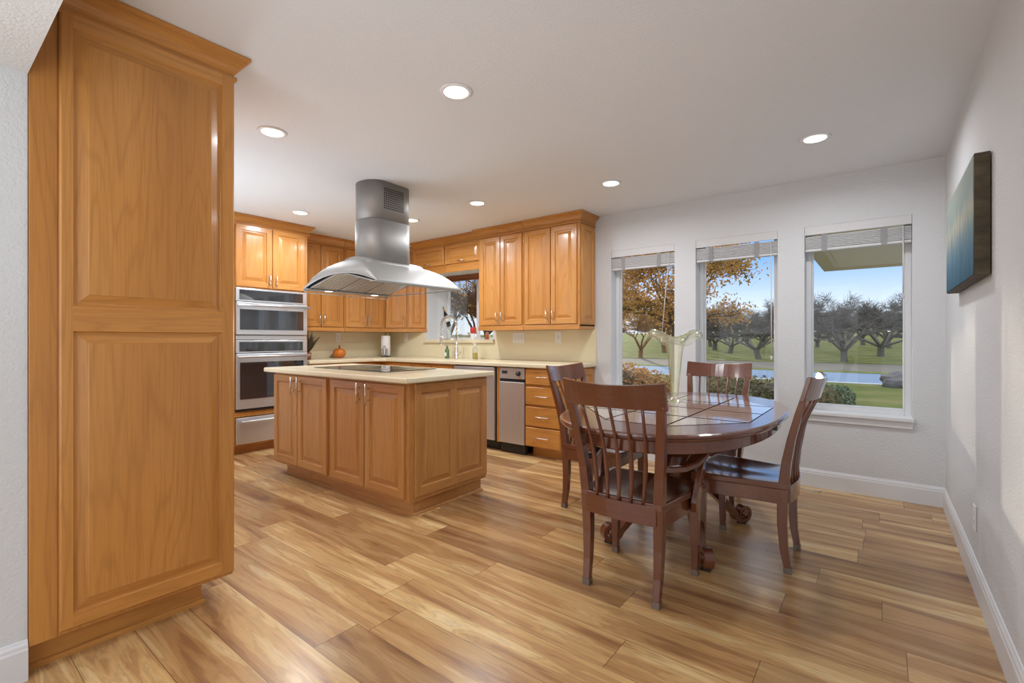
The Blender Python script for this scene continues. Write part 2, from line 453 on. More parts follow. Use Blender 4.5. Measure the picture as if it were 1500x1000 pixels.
# ================================================================== mesh building
class MB:
    def __init__(self):
        self.v, self.f, self.mi, self.sm = [], [], [], []
    def vert(self, p):
        self.v.append(tuple(p))
        return len(self.v) - 1
    def face(self, idx, mi=0, sm=False):
        self.f.append(tuple(idx))
        self.mi.append(mi)
        self.sm.append(sm)
    def poly(self, pts, mi=0, sm=False):
        self.face([self.vert(p) for p in pts], mi, sm)
    def box(self, a, b, mi=0):
        x0, y0, z0 = (min(a[i], b[i]) for i in range(3))
        x1, y1, z1 = (max(a[i], b[i]) for i in range(3))
        p = [self.vert(q) for q in ((x0, y0, z0), (x1, y0, z0), (x1, y1, z0), (x0, y1, z0), (x0, y0, z1), (x1, y0, z1), (x1, y1, z1), (x0, y1, z1))]
        for q in ((0, 3, 2, 1), (4, 5, 6, 7), (0, 1, 5, 4), (1, 2, 6, 5), (2, 3, 7, 6), (3, 0, 4, 7)):
            self.face([p[i] for i in q], mi)
        return self
    def loft(self, rings, caps=True, closed=True, mi=0, sm=False):
        ids = [[self.vert(p) for p in r] for r in rings]
        n = len(ids[0])
        for a, b in zip(ids, ids[1:]):
            for i in range(n if closed else n - 1):
                j = (i + 1) % n
                self.face((a[i], a[j], b[j], b[i]), mi, sm)
        if caps:
            self.face(ids[0][::-1], mi, False)
            self.face(ids[-1], mi, False)
        return self
    def tube(self, pts, rad, n=8, mi=0, sm=True, caps=True):
        pts = [Vector(p) for p in pts]
        if not hasattr(rad, '__len__'):
            rad = [rad] * len(pts)
        rings = []
        prev = None
        for i, p in enumerate(pts):
            d = (pts[min(i + 1, len(pts) - 1)] - pts[max(i - 1, 0)])
            d = d.normalized() if d.length > 1e-9 else Vector((0, 0, 1))
            if prev is None:
                u = d.orthogonal().normalized()
            else:
                u = prev - d * prev.dot(d)
                u = u.normalized() if u.length > 1e-6 else d.orthogonal().normalized()
            prev = u
            w = d.cross(u)
            rings.append([p + (u * math.cos(2 * PI * k / n) + w * math.sin(2 * PI * k / n)) * rad[i] for k in range(n)])
        return self.loft(rings, caps, True, mi, sm)
    def lathe(self, prof, c=(0, 0, 0), n=24, mi=0, sm=True, axis=2):
        rings = []
        for r, h in prof:
            ring = []
            for k in range(n):
                a = 2 * PI * k / n
                q = [r * math.cos(a), r * math.sin(a)]
                p = {2: (q[0], q[1], h), 0: (h, q[0], q[1]), 1: (q[1], h, q[0])}[axis]
                ring.append((p[0] + c[0], p[1] + c[1], p[2] + c[2]))
            rings.append(ring)
        return self.loft(rings, True, True, mi, sm)
    def prism(self, poly, z0, z1, mi=0):
        return self.loft([[(x, y, z0) for x, y in poly], [(x, y, z1) for x, y in poly]], True, True, mi)
    def rectpost(self, pts, wx, wy, mi=0, sm=False):
        """horizontal rectangular sections along pts"""
        if not hasattr(wx, '__len__'):
            wx = [wx] * len(pts)
        if not hasattr(wy, '__len__'):
            wy = [wy] * len(pts)
        rings = []
        for (x, y, z), a, b in zip(pts, wx, wy):
            rings.append([(x - a, y - b, z), (x + a, y - b, z), (x + a, y + b, z), (x - a, y + b, z)])
        return self.loft(rings, True, True, mi, sm)
    def ribbon(self, pts, side, half, thick, mi=0):
        """flat band along pts: width 2*half along side, given thickness normal to it"""
        pts = [Vector(p) for p in pts]
        side = Vector(side).normalized()
        if not hasattr(half, '__len__'):
            half = [half] * len(pts)
        if not hasattr(thick, '__len__'):
            thick = [thick] * len(pts)
        rings = []
        for i, p in enumerate(pts):
            d = (pts[min(i + 1, len(pts) - 1)] - pts[max(i - 1, 0)]).normalized()
            nn = d.cross(side).normalized()
            h, t_ = half[i], thick[i] / 2
            rings.append([p - side * h - nn * t_, p + side * h - nn * t_, p + side * h + nn * t_, p - side * h + nn * t_])
        return self.loft(rings, True, True, mi, False)
    def sweep(self, path, prof, closed=False, mi=0, caps=True):
        """path: 2D points (x, y); prof: (outward, z); outward is to the right of travel; mitred"""
        n = len(path)
        rings = []
        for i in range(n):
            p = Vector(path[i])
            a = Vector(path[i - 1]) if (i > 0 or closed) else None
            b = Vector(path[(i + 1) % n]) if (i < n - 1 or closed) else None
            d1 = (p - a).normalized() if a is not None else None
            d2 = (b - p).normalized() if b is not None else None
            d1 = d1 if d1 is not None else d2
            d2 = d2 if d2 is not None else d1
            n1, n2 = Vector((d1.y, -d1.x)), Vector((d2.y, -d2.x))
            m = (n1 + n2)
            m = m / max(0.2, m.dot(n1)) if m.length > 1e-6 else n1
            rings.append([(p.x + m.x * o, p.y + m.y * o, z) for o, z in prof])
        if closed:
            rings.append(rings[0])
        return self.loft(rings, caps and not closed, True, mi)
    def door(self, o, u, n, w, h, frame=0.055, t=0.02, raised=True, grain=(0, 1), cuts=None):
        """raised-panel front: o lower corner, u along the width, n outward; cuts: list of inner panel rects"""
        o, u, n = Vector(o), Vector(u), Vector(n)
        z = Vector((0, 0, 1))
        P = lambda a, b, d: o + u * a + z * b + n * d
        def ring(i, d, x0=0, y0=0, x1=w, y1=h):
            return [self.vert(P(x0 + i, y0 + i, d)) for i, d in ((i, d),)][:0] + [self.vert(P(x0 + i, y0 + i, d)), self.vert(P(x1 - i, y0 + i, d)), self.vert(P(x1 - i, y1 - i, d)), self.vert(P(x0 + i, y1 - i, d))]
        flip = u.cross(z).dot(n) < 0
        def band(a, b, mm):
            for k in range(4):
                q = (a[k], a[(k + 1) % 4], b[(k + 1) % 4], b[k])
                self.face(q[::-1] if flip else q, grain[0] if (mm and k in (0, 2)) else grain[1])
        back = ring(0, 0)
        self.face(back if flip else back[::-1], grain[1])
        e1, e2 = ring(0, t - 0.004), ring(0.005, t)
        band(back, e1, False)
        band(e1, e2, False)
        if not raised:
            self.face(e2[::-1] if flip else e2, grain[0])
            return self
        rects = cuts or [(frame, frame, w - frame, h - frame)]
        def panel(r, outer):
            x0, y0, x1, y1 = r
            steps = [(0, t), (0.003, t - 0.009), (0.006, t - 0.0115), (0.014, t - 0.0115), (min(0.042, (x1 - x0) * 0.2), t - 0.003), (min(0.044, (x1 - x0) * 0.22), t - 0.001)]
            rg = [ring(i, d, x0, y0, x1, y1) for i, d in steps]
            for a, b in zip(rg, rg[1:]):
                band(a, b, True)
            self.face(rg[-1][::-1] if flip else rg[-1], grain[1])
            return rg[0]
        if len(rects) == 1:
            inner = panel(rects[0], None)
            band(e2, inner, True)
        else:
            for r in rects:
                panel(r, None)
            # frame face as strips between the panels
            i = 0.005
            xs = sorted({i, w - i} | {r[0] for r in rects} | {r[2] for r in rects})
            ys = sorted({i, h - i} | {r[1] for r in rects} | {r[3] for r in rects})
            for xa, xb in zip(xs, xs[1:]):
                for ya, yb in zip(ys, ys[1:]):
                    mx_, my_ = (xa + xb) / 2, (ya + yb) / 2
                    if any(r[0] < mx_ < r[2] and r[1] < my_ < r[3] for r in rects):
                        continue
                    q = [self.vert(P(xa, ya, t)), self.vert(P(xb, ya, t)), self.vert(P(xb, yb, t)), self.vert(P(xa, yb, t))]
                    rail = any(r[0] <= mx_ <= r[2] for r in rects)
                    self.face(q[::-1] if flip else q, grain[0] if rail else grain[1])
        return self
    def build(self, name, mats, parent=None, bevel=0.0, seg=2, base=None):
        me = bpy.data.meshes.new(name)
        off = Vector((0, 0, 0))
        if parent is not None:
            off = world_base(parent)
        elif base is not None:
            off = Vector(base)
        me.from_pydata([tuple(Vector(p) - off) for p in self.v], [], self.f)
        if not isinstance(mats, (list, tuple)):
            mats = [mats]
        for m in mats:
            me.materials.append(M[m] if isinstance(m, str) else m)
        me.polygons.foreach_set('material_index', self.mi)
        me.polygons.foreach_set('use_smooth', self.sm)
        me.validate()
        me.update()
        o = bpy.data.objects.new(name, me)
        COL.objects.link(o)
        if parent is not None:
            o.parent = parent
        elif base is not None:
            o.location = base
        if bevel:
            b = o.modifiers.new('bevel', 'BEVEL')
            b.width = bevel
            b.segments = seg
            b.limit_method = 'ANGLE'
            b.angle_limit = math.radians(40)
        return o

def world_base(o):
    p = Vector((0, 0, 0))
    while o is not None:
        p += Vector(o.location)
        o = o.parent
    return p

def thing(name, label, cat, loc=(0, 0, 0), group=None, rotz=0.0):
    o = bpy.data.objects.new(name, None)
    o.empty_display_size = 0.1
    COL.objects.link(o)
    o.location = loc
    o.rotation_euler.z = rotz
    return tag(o, label, cat, group)

def tag(o, label, cat, group=None, kind=None):
    o['label'] = label
    o['category'] = cat
    if group:
        o['group'] = group
    if kind:
        o['kind'] = kind
    return o

def struct(o, label=None):
    o['kind'] = 'structure'
    if label:
        o['label'] = label
    return o

def kids(o):
    return [c for c in COL.objects if c.parent == o]

def copy_tree(o, parent=None):
    c = o.copy()
    COL.objects.link(c)
    c.parent = parent
    for ch in kids(o):
        copy_tree(ch, c)
    return c

# ================================================================== the setting
H = 2.44
YB, XR, XL = 4.45, 0.355, -5.76
WIN = [(-2.174, -1.526), (-1.333, -0.673), (-0.483, 0.179)]
WZ0, WZ1 = 0.60, 2.065
KW = (-4.92, -3.75, 1.165, 2.06)

b = MB()
b.box((XL - 0.15, -4.15, -0.12), (XR + 0.15, YB + 0.18, 0))
struct(b.build('floor', 'floor'))
b = MB()
b.box((XL - 0.15, -4.15, H), (XR + 0.15, YB + 0.18, H + 0.15))
struct(b.build('ceiling', 'ceiling'))

def wall_x(name, y0, y1, x0, x1, holes):
    """wall along X with rectangular holes (x0, x1, z0, z1)"""
    m = MB()
    xs = sorted({x0, x1} | {h[0] for h in holes} | {h[1] for h in holes})
    for a, c in zip(xs, xs[1:]):
        hs = [h for h in holes if h[0] <= (a + c) / 2 <= h[1]]
        z = 0
        for h in sorted(hs, key=lambda h: h[2]):
            if h[2] > z:
                m.box((a, y0, z), (c, y1, h[2]))
            z = h[3]
        if z < H:
            m.box((a, y0, z), (c, y1, H))
    return m
struct(wall_x('wall_back', YB, YB + 0.18, XL - 0.15, XR + 0.15, [(a, c, WZ0, WZ1) for a, c in WIN] + [KW]).build('wall_back', 'wall'))
m = MB()
m.box((XR, -4.15, 0), (XR + 0.15, -3.0, H)).box((XR, -0.95, 0), (XR + 0.15, YB + 0.18, H)).box((XR, -3.0, 2.05), (XR + 0.15, -0.95, H))
struct(m.build('wall_right', 'wall'))
struct(MB().box((XL - 0.15, -4.15, 0), (XL, YB + 0.18, H)).build('wall_left', 'wall'))
struct(MB().box((XL, -4.15, 0), (XR, -4.0, H)).build('wall_rear', 'wall'))
JX, JY = -2.32, 0.27
m = MB()
m.box((XL, 0.07, 0), (JX, JY, H))
m.box((JX, 0.07, 2.08), (XR, JY, H))
struct(m.build('wall_front', 'wall'))

# baseboards
BB = [(0, 0), (0.015, 0), (0.015, 0.105), (0.012, 0.112), (0.011, 0.122), (0.006, 0.130), (0.004, 0.136), (0, 0.138)]
struct(MB().sweep([(-2.33, YB), (XR, YB)], BB).build('baseboard_back', 'trim'))
struct(MB().sweep([(XR, YB), (XR, -0.95)], BB).build('baseboard_right', 'trim'))
struct(MB().sweep([(JX, -0.0), (JX, JY)], [(o, z) for o, z in BB]).build('baseboard_left', 'trim'))

# dining windows: white frame, pane, sill with apron
for i, (a, c) in enumerate(WIN):
    m = MB()
    y0, y1 = YB + 0.115, YB + 0.175
    fw = 0.036
    m.box((a, y0, WZ0), (a + fw, y1, WZ1)).box((c - fw, y0, WZ0), (c, y1, WZ1))
    m.box((a + fw, y0, WZ0), (c - fw, y1, WZ0 + fw)).box((a + fw, y0, WZ1 - fw), (c - fw, y1, WZ1))
    # inner glazing bead
    g = fw + 0.012
    m.box((a + fw, y0 + 0.02, WZ0 + fw), (a + g, y1 - 0.005, WZ1 - fw)).box((c - g, y0 + 0.02, WZ0 + fw), (c - fw, y1 - 0.005, WZ1 - fw))
    m.box((a + g, y0 + 0.02, WZ0 + fw), (c - g, y1 - 0.005, WZ0 + g))
    w = struct(m.build('window_%d' % (i + 1), 'trim', None, 0.003))
    MB().box((a + fw, y0 + 0.034, WZ0 + fw), (c - fw, y0 + 0.038, WZ1 - fw)).build('window_pane', 'pane', w)
    m = MB()
    m.box((a - 0.012, YB - 0.035, WZ0 - 0.028), (c + 0.012, YB + 0.115, WZ0 + 0.002))
    s = m.build('window_sill', 'trim', w, 0.006)
    m = MB()
    m.box((a - 0.004, YB - 0.016, WZ0 - 0.078), (c + 0.004, YB + 0.001, WZ0 - 0.028))
    m.build('window_apron', 'trim', w, 0.004)

# kitchen window: deep white box window over the sink
a, c, z0, z1 = KW
m = MB()
YK = 4.86
m.box((a - 0.03, YB + 0.18, z0 - 0.04), (a, YK, z1 + 0.03)).box((c, YB + 0.18, z0 - 0.04), (c + 0.03, YK, z1 + 0.03))
m.box((a, YB + 0.18, z1), (c, YK, z1 + 0.03)).box((a - 0.03, YB + 0.18, z0 - 0.04), (c + 0.03, YK, z0 - 0.005))
fw = 0.035
m.box((a, YK - 0.04, z0), (a + fw, YK, z1)).box((c - fw, YK - 0.04, z0), (c, YK, z1))
m.box((a + fw, YK - 0.04, z0), (c - fw, YK, z0 + 0.03)).box((a + fw, YK - 0.04, z1 - fw), (c - fw, YK, z1))
xm = (a + c) / 2
m.box((xm - 0.02, YK - 0.035, z0 + 0.03), (xm + 0.02, YK - 0.002, z1 - fw))
w4 = struct(m.build('window_4', 'trim', None, 0.003))
MB().box((a + fw, YK - 0.022, z0 + 0.03), (c - fw, YK - 0.018, z1 - fw)).build('window_pane', 'pane', w4)
MB().box((a + 0.02, YK - 0.09, z1 - 0.06), (c - 0.02, YK - 0.05, z1 - 0.002)).box((a + 0.02, YK - 0.085, z1 - 0.08), (c - 0.02, YK - 0.06, z1 - 0.064)).build('rolled_shade', 'potwood', w4, 0.004)
m = MB()
m.box((a - 0.045, YB - 0.045, z0 - 0.042), (c + 0.04, YK - 0.03, z0 + 0.002))
m.build('window_ledge', 'counter', w4, 0.006)

# sliding glass door of the room behind the camera (seen only in reflections)
m = MB()
for ya, yb in ((-3.0, -2.94), (-2.0, -1.94), (-1.01, -0.95)):
    m.box((XR + 0.05, ya, 0), (XR + 0.1, yb, 2.05))
m.box((XR + 0.05, -3.0, 0), (XR + 0.1, -0.95, 0.06)).box((XR + 0.05, -3.0, 1.99), (XR + 0.1, -0.95, 2.05))
d1 = struct(m.build('door_1', 'trim'))
MB().box((XR + 0.07, -2.95, 0.05), (XR + 0.076, -1.0, 2.0)).build('door_pane', 'pane', d1)

# ================================================================== cabinets
def bar_pull(p, axis, n, L, parent, mat='nickel'):
    """bar handle centred at p (on the front), along axis, standing off along n"""
    p, axis, n = Vector(p), Vector(axis), Vector(n)
    m = MB()
    q = p + n * 0.03
    m.tube([q - axis * L / 2, q + axis * L / 2], 0.006, 10)
    for s in (-1, 1):
        m.tube([p + axis * s * L * 0.27, q + axis * s * L * 0.27], 0.0045, 8)
    return m.build('handle', mat, parent)

CROWN = [(0, 2.332), (0.012, 2.332), (0.014, 2.340), (0.012, 2.350), (0.003, 2.352), (0.003, 2.360), (0.012, 2.372), (0.022, 2.392), (0.036, 2.408), (0.044, 2.412), (0.044, 2.421), (0.056, 2.425), (0.056, 2.438), (0, 2.438)]
def door_part(parent, kind, o, u, n, w, h, mats, **kw):
    return MB().door(o, u, n, w, h, **kw).build(kind, list(mats), parent)

def light_rail(m, x0, y0, x1, y1, z0=1.27, z1=1.32):
    m.box((x0, y0, z0), (x1, y1, z1))

# ---- tall pantry beside the opening: side panel faces the dining room, drawers face the kitchen
pan = thing('pantry_cabinet', 'tall honey wood pantry cabinet with raised side panels beside the opening', 'cabinet', (-2.75, 0.6, 0))
PX = -2.315
m = MB().box((-3.55, JY + 0.002, 0.108), (PX - 0.018, 0.905, 2.42))
m.build('cabinet_body', 'oak_z', pan)
m = MB().box((PX - 0.018, JY + 0.002, 0.108), (PX, 0.345, 2.42)).box((PX - 0.018, 0.345, 0.108), (PX - 0.002, 0.925, 2.42))
m.build('side_stile', 'oak_z', pan, 0.002)
pw, ph = 0.925 - 0.348, 2.345 - 0.125
m = MB().door((PX - 0.004, 0.348, 0.125), (0, 1, 0), (1, 0, 0), pw, ph, t=0.018,
              cuts=[(0.036, 0.05, pw - 0.05, 1.197 - 0.125), (0.036, 1.288 - 0.125, pw - 0.05, 2.292 - 0.125)])
m.build('side_panel', ['oak_y', 'oak_z'], pan)
m = MB().sweep([(PX, JY + 0.002), (PX, 0.924), (-3.55, 0.924)], CROWN)
m.build('crown_molding', 'oak_y', pan)
m = MB().box((-3.55, JY + 0.002, 0.012), (-2.38, 0.82, 0.108))
m.sweep([(-2.38, JY + 0.002), (-2.38, 0.82), (-3.55, 0.82)], [(0, 0), (0.012, 0), (0.012, 0.012), (0.004, 0.02), (0, 0.02)])
m.build('toe_kick', 'oak_y', pan)
zs = [(0.13, 0.335), (0.345, 0.575), (0.585, 0.78), (0.79, 0.93)]
for za, zb in zs:
    d = door_part(pan, 'drawer', (-2.345, 0.905, za), (-1, 0, 0), (0, 1, 0), 0.55, zb - za, ['oak_x', 'oak_x'], raised=False, t=0.022)
    bar_pull((-2.62, 0.927, (za + zb) / 2), (1, 0, 0), (0, 1, 0), 0.14, d)
d = door_part(pan, 'door', (-2.345, 0.905, 0.94), (-1, 0, 0), (0, 1, 0), 0.55, 1.38, ['oak_x', 'oak_z'], t=0.02)
bar_pull((-2.86, 0.925, 1.1), (0, 0, 1), (0, 1, 0), 0.14, d)

# ---- oven tower
TX = -5.13
tow = thing('oven_tower_cabinet', 'tall honey wood cabinet housing the wall ovens, two doors on top', 'cabinet', (-5.44, 2.43, 0))
m = MB().box((XL + 0.002, 2.03, 0.1), (TX - 0.02, 2.83, 0.105)).box((XL + 0.002, 2.03, 0.1), (XL + 0.02, 2.83, 2.40)).box((XL + 0.02, 2.03, 0.105), (TX - 0.02, 2.05, 2.40)).box((XL + 0.02, 2.81, 0.105), (TX - 0.02, 2.83, 2.40))
m.box((XL + 0.02, 2.05, 1.70), (TX - 0.02, 2.81, 2.40)).box((XL + 0.02, 2.05, 0.385), (TX - 0.02, 2.81, 0.43))
m.build('cabinet_body', 'oak_z', tow)
m = MB().box((TX - 0.02, 2.03, 0.1), (TX, 2.068, 2.40)).box((TX - 0.02, 2.795, 0.1), (TX, 2.83, 2.40)).box((TX - 0.02, 2.068, 2.33), (TX, 2.795, 2.40)).box((TX - 0.02, 2.068, 1.69), (TX, 2.795, 1.715)).box((TX - 0.02, 2.068, 0.378), (TX, 2.795, 0.432)).box((TX - 0.02, 2.068, 0.088), (TX, 2.795, 0.105))
m.build('face_frame', 'oak_z', tow, 0.002)
for ya, yb, hy in ((2.068, 2.43, 2.40), (2.437, 2.795, 2.468)):
    d = door_part(tow, 'door', (TX, ya, 1.705), (0, 1, 0), (1, 0, 0), yb - ya, 0.635, ['oak_y', 'oak_z'])
    bar_pull((TX + 0.02, hy, 1.79), (0, 0, 1), (1, 0, 0), 0.13, d)
MB().sweep([(TX, 2.03), (TX, 2.84), (XL + 0.002, 2.84)], CROWN).build('crown_molding', 'oak_y', tow)
MB().box((XL + 0.002, 2.03, 0), (TX - 0.075, 2.83, 0.1)).build('toe_kick', 'oak_y', tow)

def oven_glass(m, x, y0, y1, z0, z1):
    m.box((x, y0, z0), (x + 0.004, y1, z1))

ov = thing('wall_oven', 'stainless double wall oven with microwave over a black-glass oven door', 'oven', (-5.4, 2.43, 0.44))
OX = TX + 0.004
MB().box((-5.70, 2.075, 0.44), (OX, 2.79, 1.685)).build('oven_body', 'dark', ov)
MB().box((OX, 2.068, 1.555), (OX + 0.018, 2.812, 1.69)).build('control_panel', 'steel_y', ov, 0.003)
MB().box((OX + 0.018, 2.10, 1.572), (OX + 0.021, 2.765, 1.672)).build('control_glass', 'blackglass', ov)
d = MB().box((OX, 2.068, 1.215), (OX + 0.03, 2.812, 1.548)).build('microwave_door', 'steel_y', ov, 0.004)
MB().box((OX + 0.03, 2.10, 1.267), (OX + 0.033, 2.765, 1.475)).build('door_glass', 'blackglass', d)
def oven_handle(z, parent):
    m = MB().tube([(OX + 0.075, 2.06, z), (OX + 0.075, 2.82, z)], 0.013, 12)
    for y in (2.10, 2.78):
        m.box((OX + 0.028, y - 0.012, z - 0.018), (OX + 0.078, y + 0.012, z + 0.008))
    m.build('handle', 'steel_y', parent)
oven_handle(1.518, d)
MB().box((OX, 2.068, 1.165), (OX + 0.016, 2.812, 1.208)).build('trim_strip', 'steel_y', ov, 0.003)
m = MB().box((OX, 2.068, 1.03), (OX + 0.018, 2.812, 1.16))
m.build('oven_panel', 'steel_y', ov, 0.003)
MB().box((OX + 0.018, 2.10, 1.045), (OX + 0.021, 2.765, 1.142)).build('panel_glass', 'blackglass', ov)
d = MB().box((OX, 2.068, 0.462), (OX + 0.032, 2.812, 1.022)).build('oven_door', 'steel_y', ov, 0.004)
MB().box((OX + 0.032, 2.10, 0.56), (OX + 0.035, 2.765, 0.935)).build('door_glass', 'blackglass', d)
oven_handle(0.992, d)
MB().box((OX, 2.075, 0.436), (OX + 0.02, 2.80, 0.46)).build('vent', 'black', ov)
wd = thing('warming_drawer', 'stainless warming drawer under the wall oven', 'drawer', (-5.4, 2.43, 0.105))
MB().box((-5.70, 2.075, 0.107), (OX, 2.79, 0.372)).build('drawer_body', 'dark', wd)
dr = MB().box((OX, 2.068, 0.107), (OX + 0.025, 2.812, 0.372)).build('drawer_front', 'steel_y', wd, 0.004)
m = MB().tube([(OX + 0.07, 2.10, 0.335), (OX + 0.07, 2.78, 0.335)], 0.011, 12)
for y in (2.13, 2.75):
    m.box((OX + 0.024, y - 0.01, 0.32), (OX + 0.072, y + 0.01, 0.343))
m.build('handle', 'steel_y', dr)

# ---- wall cabinets on the left wall
LX = -5.43
def wall_cab(label, y0, y1, doors, crown_path=None):
    cab = thing('wall_cabinet', label, 'cabinet', (-5.6, (y0 + y1) / 2, 1.27), 'wall cabinets')
    MB().box((XL + 0.002, y0, 1.30), (LX, y1, 2.40)).build('cabinet_body', 'oak_z', cab, 0.002)
    MB().box((XL + 0.002, y0, 1.27), (LX + 0.012, y1, 1.318)).build('light_rail', 'oak_y', cab, 0.003)
    for ya, yb, hy in doors:
        d = door_part(cab, 'door', (LX, ya, 1.325), (0, 1, 0), (1, 0, 0), yb - ya, 1.0, ['oak_y', 'oak_z'], frame=0.05)
        bar_pull((LX + 0.02, hy, 1.415), (0, 0, 1), (1, 0, 0), 0.13, d)
    if crown_path:
        MB().sweep(crown_path[::-1], CROWN).build('crown_molding', 'oak_y', cab)
    return cab
wall_cab('two-door wall cabinet next to the oven tower on the left wall', 2.845, 3.485, [(2.862, 3.16, 3.135), (3.17, 3.468, 3.195)], [(LX, 3.4849), (LX, 2.845)])
wall_cab('two-door wall cabinet on the left wall beside the diagonal corner cabinet', 3.49, 4.132, [(3.507, 3.795, 3.77), (3.803, 4.09, 3.828)], [(LX, 4.12), (LX, 3.49)])

# ---- wall cabinets on the back wall
UY = 4.14
def back_cab(label, x0, x1, doors, z0=1.30, z1=2.40, dz0=1.325, dz1=2.325, rail=True, y=UY, crown_path=None, cpart='oak_x', pull='v', name='wall_cabinet'):
    cab = thing(name, label, 'cabinet', ((x0 + x1) / 2, 4.3, z0), 'wall cabinets')
    MB().box((x0, y, z0), (x1, YB - 0.002, z1)).build('cabinet_body', 'oak_z', cab, 0.002)
    if rail:
        MB().box((x0, y - 0.012, z0 - 0.03), (x1, YB - 0.002, z0 + 0.018)).build('light_rail', 'oak_x', cab, 0.003)
    for xa, xb, hx in doors:
        d = door_part(cab, 'door', (xa, y, dz0), (1, 0, 0), (0, -1, 0), xb - xa, dz1 - dz0, ['oak_x', 'oak_z'], frame=0.05 if pull == 'v' else 0.042)
        if pull == 'v':
            bar_pull((hx, y - 0.02, dz0 + 0.09), (0, 0, 1), (0, -1, 0), 0.13, d)
        else:
            bar_pull((hx, y - 0.02, dz0 + 0.022), (1, 0, 0), (0, -1, 0), 0.13, d)
    if crown_path:
        MB().sweep(crown_path[::-1], CROWN).build('crown_molding', cpart, cab)
    return cab
dcx = thing('wall_cabinet', 'diagonal two-door corner wall cabinet behind the range hood', 'cabinet', (-5.5, 4.3, 1.27), 'wall cabinets')
FA, FB = Vector((LX, 4.135, 0)), Vector((-4.935, YB - 0.002, 0))
fu = (FB - FA).normalized()
fn = Vector((fu.y, -fu.x, 0))
foot = [(FA.x, FA.y), (FB.x, FB.y), (XL + 0.002, YB - 0.002), (XL + 0.002, 4.135)]
MB().prism(foot, 1.30, 2.40).build('cabinet_body', 'oak_z', dcx, 0.002)
MB().prism([(FA.x + fn.x * 0.012, FA.y + fn.y * 0.012), (FB.x + 0.008, FB.y)] + foot[2:], 1.27, 1.318).build('light_rail', 'oak_x', dcx, 0.003)
flen = (FB - FA).length
for ua, ub, hu in ((0.012, 0.305, 0.275), (0.335, 0.565, None)):
    d = door_part(dcx, 'door', FA + fu * ua + Vector((0, 0, 1.325)), fu, fn, ub - ua, 1.0, ['oak_x', 'oak_z'], frame=0.05)
    if hu:
        bar_pull(FA + fu * hu + fn * 0.02 + Vector((0, 0, 1.415)), (0, 0, 1), fn, 0.13, d)
MB().sweep([(FA.x, FA.y), (FB.x, FB.y)], CROWN).build('crown_molding', 'oak_x', dcx)
def sink_cab(label, x0, x1, hx):
    y = 4.19
    cab = thing('bridge_cabinet', label, 'cabinet', ((x0 + x1) / 2, 4.32, 2.0), 'bridge cabinets over the sink window')
    MB().box((x0, y, 2.085), (x1, YB - 0.002, 2.40)).build('cabinet_body', 'oak_x', cab, 0.002)
    MB().box((x0, y, 2.0), (x1, y + 0.02, 2.085)).build('valance', 'oak_x', cab, 0.002)
    d = door_part(cab, 'door', (x0 + 0.012, y, 2.10), (1, 0, 0), (0, -1, 0), x1 - x0 - 0.024, 0.235, ['oak_x', 'oak_x'], frame=0.042)
    bar_pull((hx, y - 0.02, 2.122), (1, 0, 0), (0, -1, 0), 0.11, d)
    MB().sweep([(x0, y), (x1, y)], CROWN).build('crown_molding', 'oak_x', cab)
sink_cab('small lift-up cabinet over the sink window, left one beside the hood chimney', -4.918, -4.312, -4.60)
sink_cab('small lift-up cabinet over the sink window, right one next to tall cabinets', -4.308, -3.705, -4.0)
back_cab('two-door wall cabinet just right of the sink window, light switches below', -3.70, -3.052, [(-3.668, -3.372, -3.405), (-3.364, -3.068, -3.335)], crown_path=[(-3.052, UY), (-3.70, UY), (-3.70, 4.26)])
c2 = back_cab('two-door wall cabinet at the right end of the row with panelled side', -3.048, -2.36, [(-3.03, -2.70, -2.735), (-2.692, -2.39, -2.66)], crown_path=[(-2.36, YB - 0.002), (-2.36, UY), (-3.048, UY)])
MB().door((-2.36, UY + 0.02, 1.325), (0, 1, 0), (1, 0, 0), YB - UY - 0.03, 1.0, frame=0.05, t=0.014).build('side_panel', ['oak_y', 'oak_z'], c2)

# ---- base cabinets
CY = 3.86
bl = thing('base_cabinet', 'honey wood base cabinet run beside the oven tower, mostly behind the island', 'cabinet', (-5.4, 3.3, 0))
MB().box((XL + 0.002, 2.845, 0.1), (-5.15, YB - 0.002, 0.883)).build('cabinet_body', 'oak_z', bl, 0.002)
MB().box((XL + 0.002, 2.845, 0), (-5.225, YB - 0.002, 0.1)).build('toe_kick', 'oak_y', bl)
for ya, yb in ((2.86, 3.33), (3.34, 3.81)):
    d = door_part(bl, 'door', (-5.15, ya, 0.125), (0, 1, 0), (1, 0, 0), yb - ya, 0.56, ['oak_y', 'oak_z'])
    bar_pull((-5.13, yb - 0.05, 0.6), (0, 0, 1), (1, 0, 0), 0.13, d)
    d = door_part(bl, 'drawer', (-5.15, ya, 0.70), (0, 1, 0), (1, 0, 0), yb - ya, 0.16, ['oak_y', 'oak_y'], raised=False)
    bar_pull((-5.13, (ya + yb) / 2, 0.78), (0, 1, 0), (1, 0, 0), 0.13, d)
bs = thing('sink_cabinet', 'honey wood base cabinet under the sink, left of the dishwasher', 'cabinet', (-4.5, 4.15, 0))
MB().box((-5.145, CY, 0.1), (-3.815, YB - 0.002, 0.883)).build('cabinet_body', 'oak_z', bs, 0.002)
MB().box((-5.145, CY + 0.075, 0), (-3.815, YB - 0.002, 0.1)).build('toe_kick', 'oak_x', bs)
